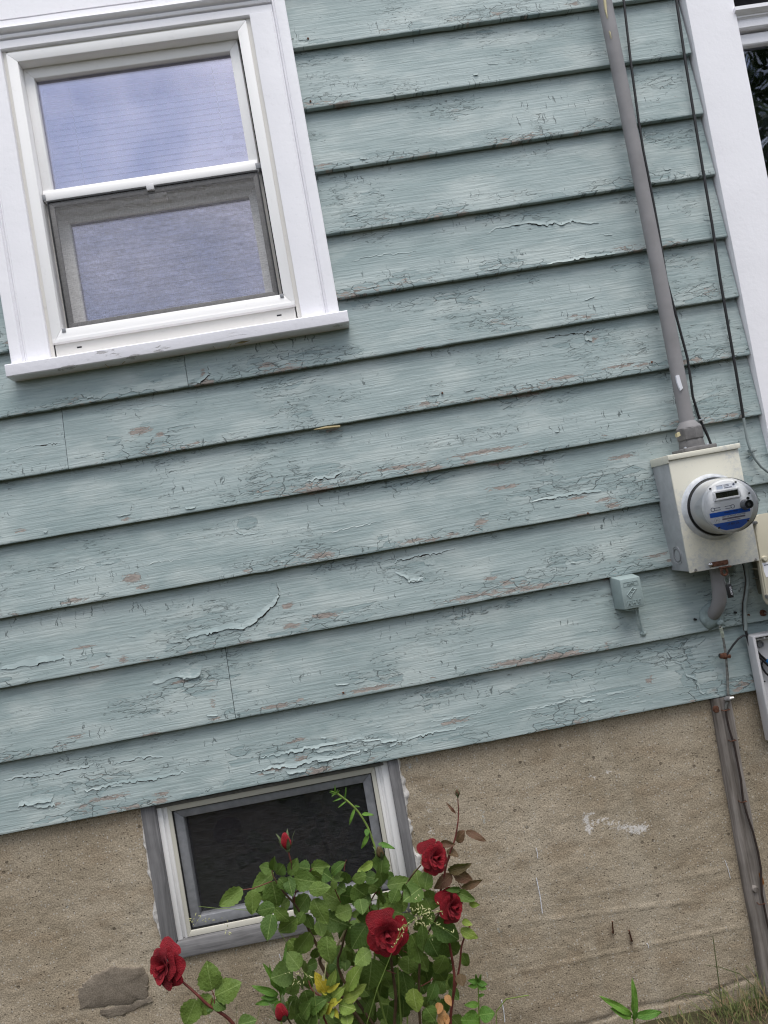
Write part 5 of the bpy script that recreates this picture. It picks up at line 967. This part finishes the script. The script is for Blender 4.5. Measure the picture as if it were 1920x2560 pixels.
def bud(c, L, w, ax, m, lab, opened=.25):
    z = Vector(ax).normalized(); q = z.to_track_quat('Z', 'Y').to_matrix().to_4x4(); b = MB(); prof = [(.0, -.02), (.16, .0), (.24, .10), (.33, .25), (.36, .42), (.31, .62), (.22, .80), (.16, .93), (.07, 1.0), (.0, .98)]
    n = 20; o0 = 0
    for (rr, zz) in prof:
        for k in range(n):
            a = 2 * PI * k / n; s = 1 + .10 * math.sin(3 * a + zz * 5) * (zz > .2); b.v.append((rr * s * math.cos(a), rr * s * math.sin(a), zz))
    for i in range(len(prof) - 1):
        for k in range(n): b.f.append((i*n + k, i*n + (k+1) % n, (i+1)*n + (k+1) % n, (i+1)*n + k))
    o = inst('bud', mesh('bud', b, M[m], 180), rb, Matrix.Translation(c) @ q @ Matrix.Diagonal((w / .72, w / .72, L, 1))); o['label'] = lab
    sm = MB()
    for a in range(8):
        t = a / 7; ww = .20 * (1 - t) ** .6 * min(1, .5 + t * 2); rr = [.17, .27, .37, .40, .40, .42, .46, .52][a] + opened * t * t; sm.v += [(rr, -ww, t * .95 - .02), (rr + .03, 0, t * .95), (rr, ww, t * .95 - .02)]
    for a in range(7): sm.f += [(a*3, a*3+1, a*3+4, a*3+3), (a*3+1, a*3+2, a*3+5, a*3+4)]
    me = mesh('sepal', sm, M['sepal'], 180, False)
    for k in range(5):
        p = bpy.data.objects.new('sepal', me); C.objects.link(p); p.parent = o; p.matrix_basis = Matrix.Rotation(k * 1.257 + .4, 4, 'Z')
    p = bpy.data.objects.new('hip', mesh('hip', MB().lathe((0, 0, 0), [(.06, -.22), (.14, -.16), (.17, -.06), (.15, .03), (.0, .05)], 12, 'z'), M['sepal'], 180)); C.objects.link(p); p.parent = o
    return o
bud(A(742, 172, .30), 165 * U, 100 * U, (-.03, -.1, 1), 'petal', 'red bud standing up in front of the dark basement pane')
bud(B(472, 262, .30), 120 * U, 75 * U, (-.10, -.2, 1), 'bronze', 'small dark closed bud at the right of the basement pane')
bud(A(702, 1930, .31), 175 * U, 125 * U, (-.10, -.3, 1), 'petal', 'low half-closed red bud near the bottom edge')
bud(B(1262, -370, .28), 70 * U, 42 * U, (.02, 0, 1), 'bronze', 'tiny brown bud at the tip of the tallest cane')
cane([B(1240, -190, .28), B(1225, -225, .28), B(1200, -250, .28)], .0010, .0008, 'caner', 'leaf_stalk'); leaf(rb, B(1236, -195, .28), B(1165, -280, .28), 22, ppm, 'bronze')

# pale shoot rising in front of the basement pane
wd = thing('weed_shoot', 'pale green curving weed shoot in front of the dark basement pane', 'weed', tuple(B(400, 320, .24)))
R2 = lambda x, y, h: at(750 + x * S, 1850 + y * S, h)
cane([base + Vector((.01, .03, 0)), R2(800, 2600, .2), R2(815, 1700, .24), R2(790, 1200, .26), R2(750, 1030, .26), R2(690, 880, .26), R2(600, 740, .26), R2(500, 640, .26), R2(400, 565, .26), R2(360, 540, .26)], .0030, .0026, 'stemg', 'stem', wd)
WL = [leaf_mesh('leaf', M['weed'], s, .1, .25, .0, .9) for s in (11, 12, 13)]
def wl(root, x0, y0, x1, y1, w, fn=R2, h=.26, k=0, nrm=None): return leaf(root, fn(x0, y0, h), fn(x1, y1, h + .012), w, ppm, None, nrm, 'leaf', WL[k % 3])
for i, (x0, y0, x1, y1, w) in enumerate([(460, 610, 480, 530, 14), (440, 600, 365, 625, 14), (480, 635, 410, 685, 14), (570, 680, 600, 690, 16), (570, 710, 515, 850, 26), (640, 770, 735, 765, 30), (700, 920, 690, 980, 40), (710, 970, 652, 1105, 42), (810, 1075, 950, 1105, 42), (760, 1270, 640, 1350, 60), (390, 560, 330, 550, 16), (370, 545, 360, 490, 16), (370, 550, 335, 525, 14), (375, 540, 400, 515, 14), (370, 560, 400, 540, 14), (365, 560, 340, 570, 14)]): wl(wd, x0, y0, x1, y1, w, R2, .26, i)
# lance-leaved weeds
w2 = thing('lance_leaved_weed', 'lance-leaved green weed behind the low rosebud at the left of the bush', 'weed', (A(660, 2300, .2).x, -.22, GZ))
cane([(A(660, 2300, .2).x, -.22, GZ), A(680, 2000, .22), A(680, 1800, .23), A(660, 1640, .23)], .003, .002, 'stemg', 'stem', w2)
for i, (x0, y0, x1, y1, w) in enumerate([(660, 1640, 550, 1430, 55), (655, 1660, 540, 1480, 60), (650, 1690, 430, 1620, 60), (650, 1740, 450, 1775, 55), (670, 1640, 720, 1290, 40), (680, 1700, 700, 1560, 60), (690, 1760, 600, 1830, 60), (640, 1700, 500, 1720, 50)]): wl(w2, x0, y0, x1, y1, w, A, .24, i)
G6 = lambda x, y, h: at(1200 + x * .434, 1850 + y * .434, h)
w3 = thing('broad_weed', 'bright green three-leaved weed at the foot of the bare concrete wall', 'weed', (G6(885, 1640, .12).x, -.12, GZ))
cane([(G6(885, 1640, .12).x, -.12, GZ), G6(890, 1650, .12), G6(885, 1590, .12)], .003, .002, 'stemg', 'stem', w3)
p43 = .434 / S
for i, (x0, y0, x1, y1, w) in enumerate([(888, 1585, 895, 1440, 40), (875, 1585, 745, 1505, 38), (895, 1590, 1028, 1575, 46), (870, 1600, 790, 1560, 40), (885, 1610, 900, 1570, 30)]): wl(w3, x0, y0, x1, y1, w * p43, G6, .13, i, Vector((.1, -1, .5)))
w4 = thing('leafy_weed', 'slim leafy weed standing to the right of the rose bush against concrete', 'weed', (B(1480, 2200, .14).x, -.14, GZ))
cane([(B(1480, 2200, .14).x, -.14, GZ), B(1490, 1990, .15), B(1480, 1800, .15), B(1475, 1600, .15), B(1470, 1540, .15)], .003, .0016, 'stemg', 'stem', w4)
for i, (x0, y0, x1, y1, w) in enumerate([(1470, 1560, 1400, 1545, 40), (1470, 1560, 1545, 1580, 45), (1470, 1550, 1450, 1505, 30), (1475, 1590, 1400, 1600, 40), (1475, 1600, 1540, 1620, 45), (1478, 1700, 1520, 1690, 30), (1478, 1790, 1370, 1790, 50), (1485, 1960, 1345, 1960, 150), (1485, 1900, 1610, 1880, 120), (1470, 1560, 1500, 1510, 28)]): wl(w4, x0, y0, x1, y1, w, B, .155, i)

# grass panicle leaning in front of the rose leaves
gp = thing('grass_seed_head', 'pale seeding grass panicle leaning over the rose leaves', 'grass', tuple(B(700, 1000, .36)))
cane([base + Vector((.0, -.1, 0)), B(300, 2300, .34), B(640, 1100, .37), B(740, 960, .38), B(830, 890, .38), B(900, 830, .38)], .0011, .0006, 'stemg', 'stem', gp)
spk = mesh('spikelet', MB().lathe((0, 0, 0), [(.0, 0), (.11, .25), (.13, .5), (.07, .85), (.0, 1.0)], 6, 'z'), M['seed'], 180)
def spray(root, fn, cx_, cy_, n, sx, sy, h):
    for k in range(n):
        x, y = cx_ + rng.normal(0, sx), cy_ + rng.normal(0, sy); p = fn(x, y, h + rng.uniform(-.015, .015)); d = Vector((rng.normal(.1, .5), rng.normal(-.1, .3), rng.normal(-.2, .6))).normalized()
        inst('spikelet', spk, root, Matrix.Translation(p) @ d.to_track_quat('Z', 'Y').to_matrix().to_4x4() @ Matrix.Scale(rng.uniform(.006, .011), 4))
spray(gp, B, 880, 840, 40, 85, 50, .385); spray(gp, B, 850, 950, 14, 80, 30, .385)
for (x0, y0, x1, y1) in [(740, 960, 590, 1200), (760, 940, 660, 1000), (900, 830, 1110, 820), (880, 850, 1200, 1040), (860, 870, 1000, 1090), (860, 860, 850, 650)]: cane([B(x0, y0, .39), B((x0+x1)/2, (y0+y1)/2 + 8, .39), B(x1, y1, .395)], .0006, .0004, 'stemg', 'stalk', gp); [spray(gp, B, x0 + (x1 - x0) * t, y0 + (y1 - y0) * t, 1, 12, 10, .395) for t in (.3, .45, .6, .75, .88, 1.0)]
g2 = thing('thin_grass_panicle', 'thin seeding grass stem crossing the lower left corner of the basement window', 'grass', tuple(A(430, 850, .2)))
cane([A(900, 1500, .2), A(640, 1000, .21), A(430, 840, .22), A(200, 800, .22), A(0, 790, .22), A(-180, 770, .22)], .0009, .0005, 'stemg', 'stem', g2)
spray(g2, CC, 700, -20, 10, 70, 22, .22); spray(g2, CC, 930, 60, 8, 30, 45, .22); spray(g2, CC, 600, 10, 8, 40, 25, .22)
g3 = thing('small_grass_head', 'small seeding grass head in front of the dark low rose leaves', 'grass', tuple(A(960, 1560, .34)))
cane([A(1060, 2050, .33), A(1010, 1600, .34), A(960, 1500, .34), A(880, 1430, .34)], .0009, .0005, 'stemg', 'stem', g3); spray(g3, A, 800, 1480, 6, 50, 14, .34); spray(g3, A, 870, 1555, 6, 40, 12, .34); spray(g3, A, 960, 1495, 5, 20, 12, .34)
cane([A(1100, 1540, .33), A(1110, 1480, .33), A(1120, 1540, .33), A(1140, 1380, .33), A(1150, 1290, .33)], .0010, .0016, 'seed', 'stalk', g3)

# ------------------------------------------------------------------ grass along the wall
def grass_mat():
    q = NT('grass_blades', .7, .2); P = q.obj(); c = q.mix(q.map(q.noise(P, 60, 2), .35, .65), (.045, .065, .018), (.12, .13, .045)); c = q.mix(q.map(q.noise(P, 31, 2), .50, .60), c, (.19, .135, .075)); return q.done(c)
gb = MB()
def blade(bx, by, bz, hgt, lean, az, w):
    o = len(gb.v); n = 5; dx, dy = math.cos(az), math.sin(az)
    for k in range(n + 1):
        t = k / n; ww = w * (1 - t) ** .7 + .0002; x = bx + dx * lean * t * t; y = by + dy * lean * t * t; z = bz + hgt * (t - .25 * (lean / max(hgt, .01)) * t * t * .6)
        gb.v += [(x - ww * dy - ww * .5, y + ww * dx * .3, z), (x + ww * dy + ww * .5, y - ww * dx * .3, z)]
    for k in range(n): q = o + 2 * k; gb.f.append((q, q + 1, q + 3, q + 2))
def tuft(px, py, h, n, spread, hmin, hmax, lean=.6):
    c = at(px, py, h)
    for _ in range(n):
        hh = rng.uniform(hmin, hmax); blade(c.x + rng.normal(0, spread), -h + rng.normal(0, spread * .5), GZ + .004, hh, hh * rng.uniform(.1, lean), rng.uniform(0, 2 * PI), rng.uniform(.0008, .0018))
tuft(1850, 2530, .06, 190, .045, .03, .11, 2.0); tuft(1760, 2560, .08, 130, .09, .02, .07, 1.8); tuft(1905, 2500, .05, 50, .03, .05, .15, .8); tuft(1620, 2580, .08, 50, .12, .03, .06, 1.3)
for (px, n, h0, h1) in [(1300, 40, .04, .10), (1400, 50, .04, .12), (1470, 40, .03, .10), (1620, 60, .03, .07), (1700, 60, .03, .08), (700, 14, .10, .22), (560, 14, .1, .2), (430, 10, .08, .2), (480, 8, .2, .36), (610, 12, .2, .42), (660, 10, .2, .38), (1250, 12, .05, .2)]: tuft(px, 2590, .10, n, .04, h0, h1, .5)
for _ in range(1400): blade(rng.uniform(-1.8, 2.0), rng.uniform(-.9, -.06), GZ, rng.uniform(.02, .07), rng.uniform(.005, .04), rng.uniform(0, 6.28), rng.uniform(.0008, .0016))
part('grass', gb, grass_mat(), None, 180, 'stuff', fixn=False)
# a few long arching blades near the wooden strip and by the bush, told apart singly
for k, (pts, lab) in enumerate([([(1895, 2500), (1885, 2465), (1850, 2435), (1800, 2418), (1762, 2412)], 'long dark grass blade arching left beside the wooden strip'), ([(1850, 2560), (1820, 2520), (1775, 2488), (1710, 2484), (1660, 2506)], 'long grass blade arching low over the concrete footing'), ([(1815, 2560), (1800, 2480), (1790, 2400), (1782, 2340)], 'thin upright grass stem near the wooden strip'), ([(1225, 2590), (1240, 2530), (1265, 2498), (1322, 2488)], 'yellow-green grass blade curling right of the leafy weed')]):
    Q = [at(x, y, .09) for x, y in pts]; Q[0].z = GZ
    tag(part('sedge_stem', MB().tube(Q, [.0018, .0018, .0016, .0012, .0006][:len(Q)], 4), M['stemg'] if k == 3 else mat_plain('dull_grass', (.07, .085, .03), .7), None, 60), lab, 'grass', 'long single grass blades')

# ------------------------------------------------------------------ the tree mirrored in the right-hand pane
tt = thing('yard_tree', 'leafy yard tree behind the viewer, mirrored in the dark right-hand pane', 'tree', (8.6, -9.6, GZ))
part('trunk', MB().tube([(8.6, -9.6, GZ), (8.55, -9.6, .5), (8.7, -9.7, 2.2), (8.5, -9.5, 4.8), (8.7, -9.6, 8.4)], [.26, .22, .18, .11, .04], 10).tube([(8.7, -9.7, 2.0), (7.9, -9.3, 3.4), (7.3, -9.1, 4.7)], [.12, .08, .03], 7).tube([(8.6, -9.6, 2.8), (9.4, -9.9, 4.2), (9.9, -10.0, 5.4)], [.1, .07, .02], 7), M['oldwood'], tt, 60)
tb = MB(); cl_ = [(8.6 + rng.normal(0, 1.3), -9.6 + rng.normal(0, 1.0), 6.0 + rng.normal(0, 1.6)) for _ in range(110)]
for (x, y, z) in cl_:
    for _ in range(85):
        p = Vector((x, y, z)) + Vector(rng.normal(0, .34, 3)); u = Vector(rng.normal(0, 1, 3)).normalized(); v = u.orthogonal().normalized(); s = rng.uniform(.05, .10)
        tb.add([p - u * s, p + v * s * .55, p + u * s, p - v * s * .55], [(0, 1, 2, 3)])
M['treeleaf'] = mat_plain('tree_foliage', (.045, .075, .022), .6, .3, 0, .35, 3)
part('crown', tb, M['treeleaf'], tt, None, fixn=False)

# ------------------------------------------------------------------ added hedgerow, unseen behind the viewer, cuts low horizon light
hg = thing('added_hedge', 'unseen clipped hedgerow added behind the viewer to block low horizon light', 'added_hedge', (0, -8.8, GZ))
hb_ = MB()
for _ in range(15000):
    x, a = rng.uniform(-16, 18), rng.uniform(0, 1); y = -8.8 + (rng.choice([-1, 1]) * .62 if a < .7 else rng.uniform(-.62, .62)) + rng.normal(0, .07); z = rng.uniform(GZ, 1.9 + .12 * math.sin(x * 1.3)) if a < .7 else 1.9 + .12 * math.sin(x * 1.3) + rng.normal(0, .06)
    p = Vector((x, y, z)); u = Vector(rng.normal(0, 1, 3)).normalized(); v = u.orthogonal().normalized(); sz = rng.uniform(.06, .12); hb_.add([p - u * sz, p + v * sz * .6, p + u * sz, p - v * sz * .6], [(0, 1, 2, 3)])
part('added_hedge_foliage', hb_, M['treeleaf'], hg, None, fixn=False)
part('added_hedge_block', MB().bbox(-16, 18, -9.25, -8.35, GZ, 1.75, .2), mat_plain('added_hedge_core', (.02, .026, .012), .9), hg, 60)
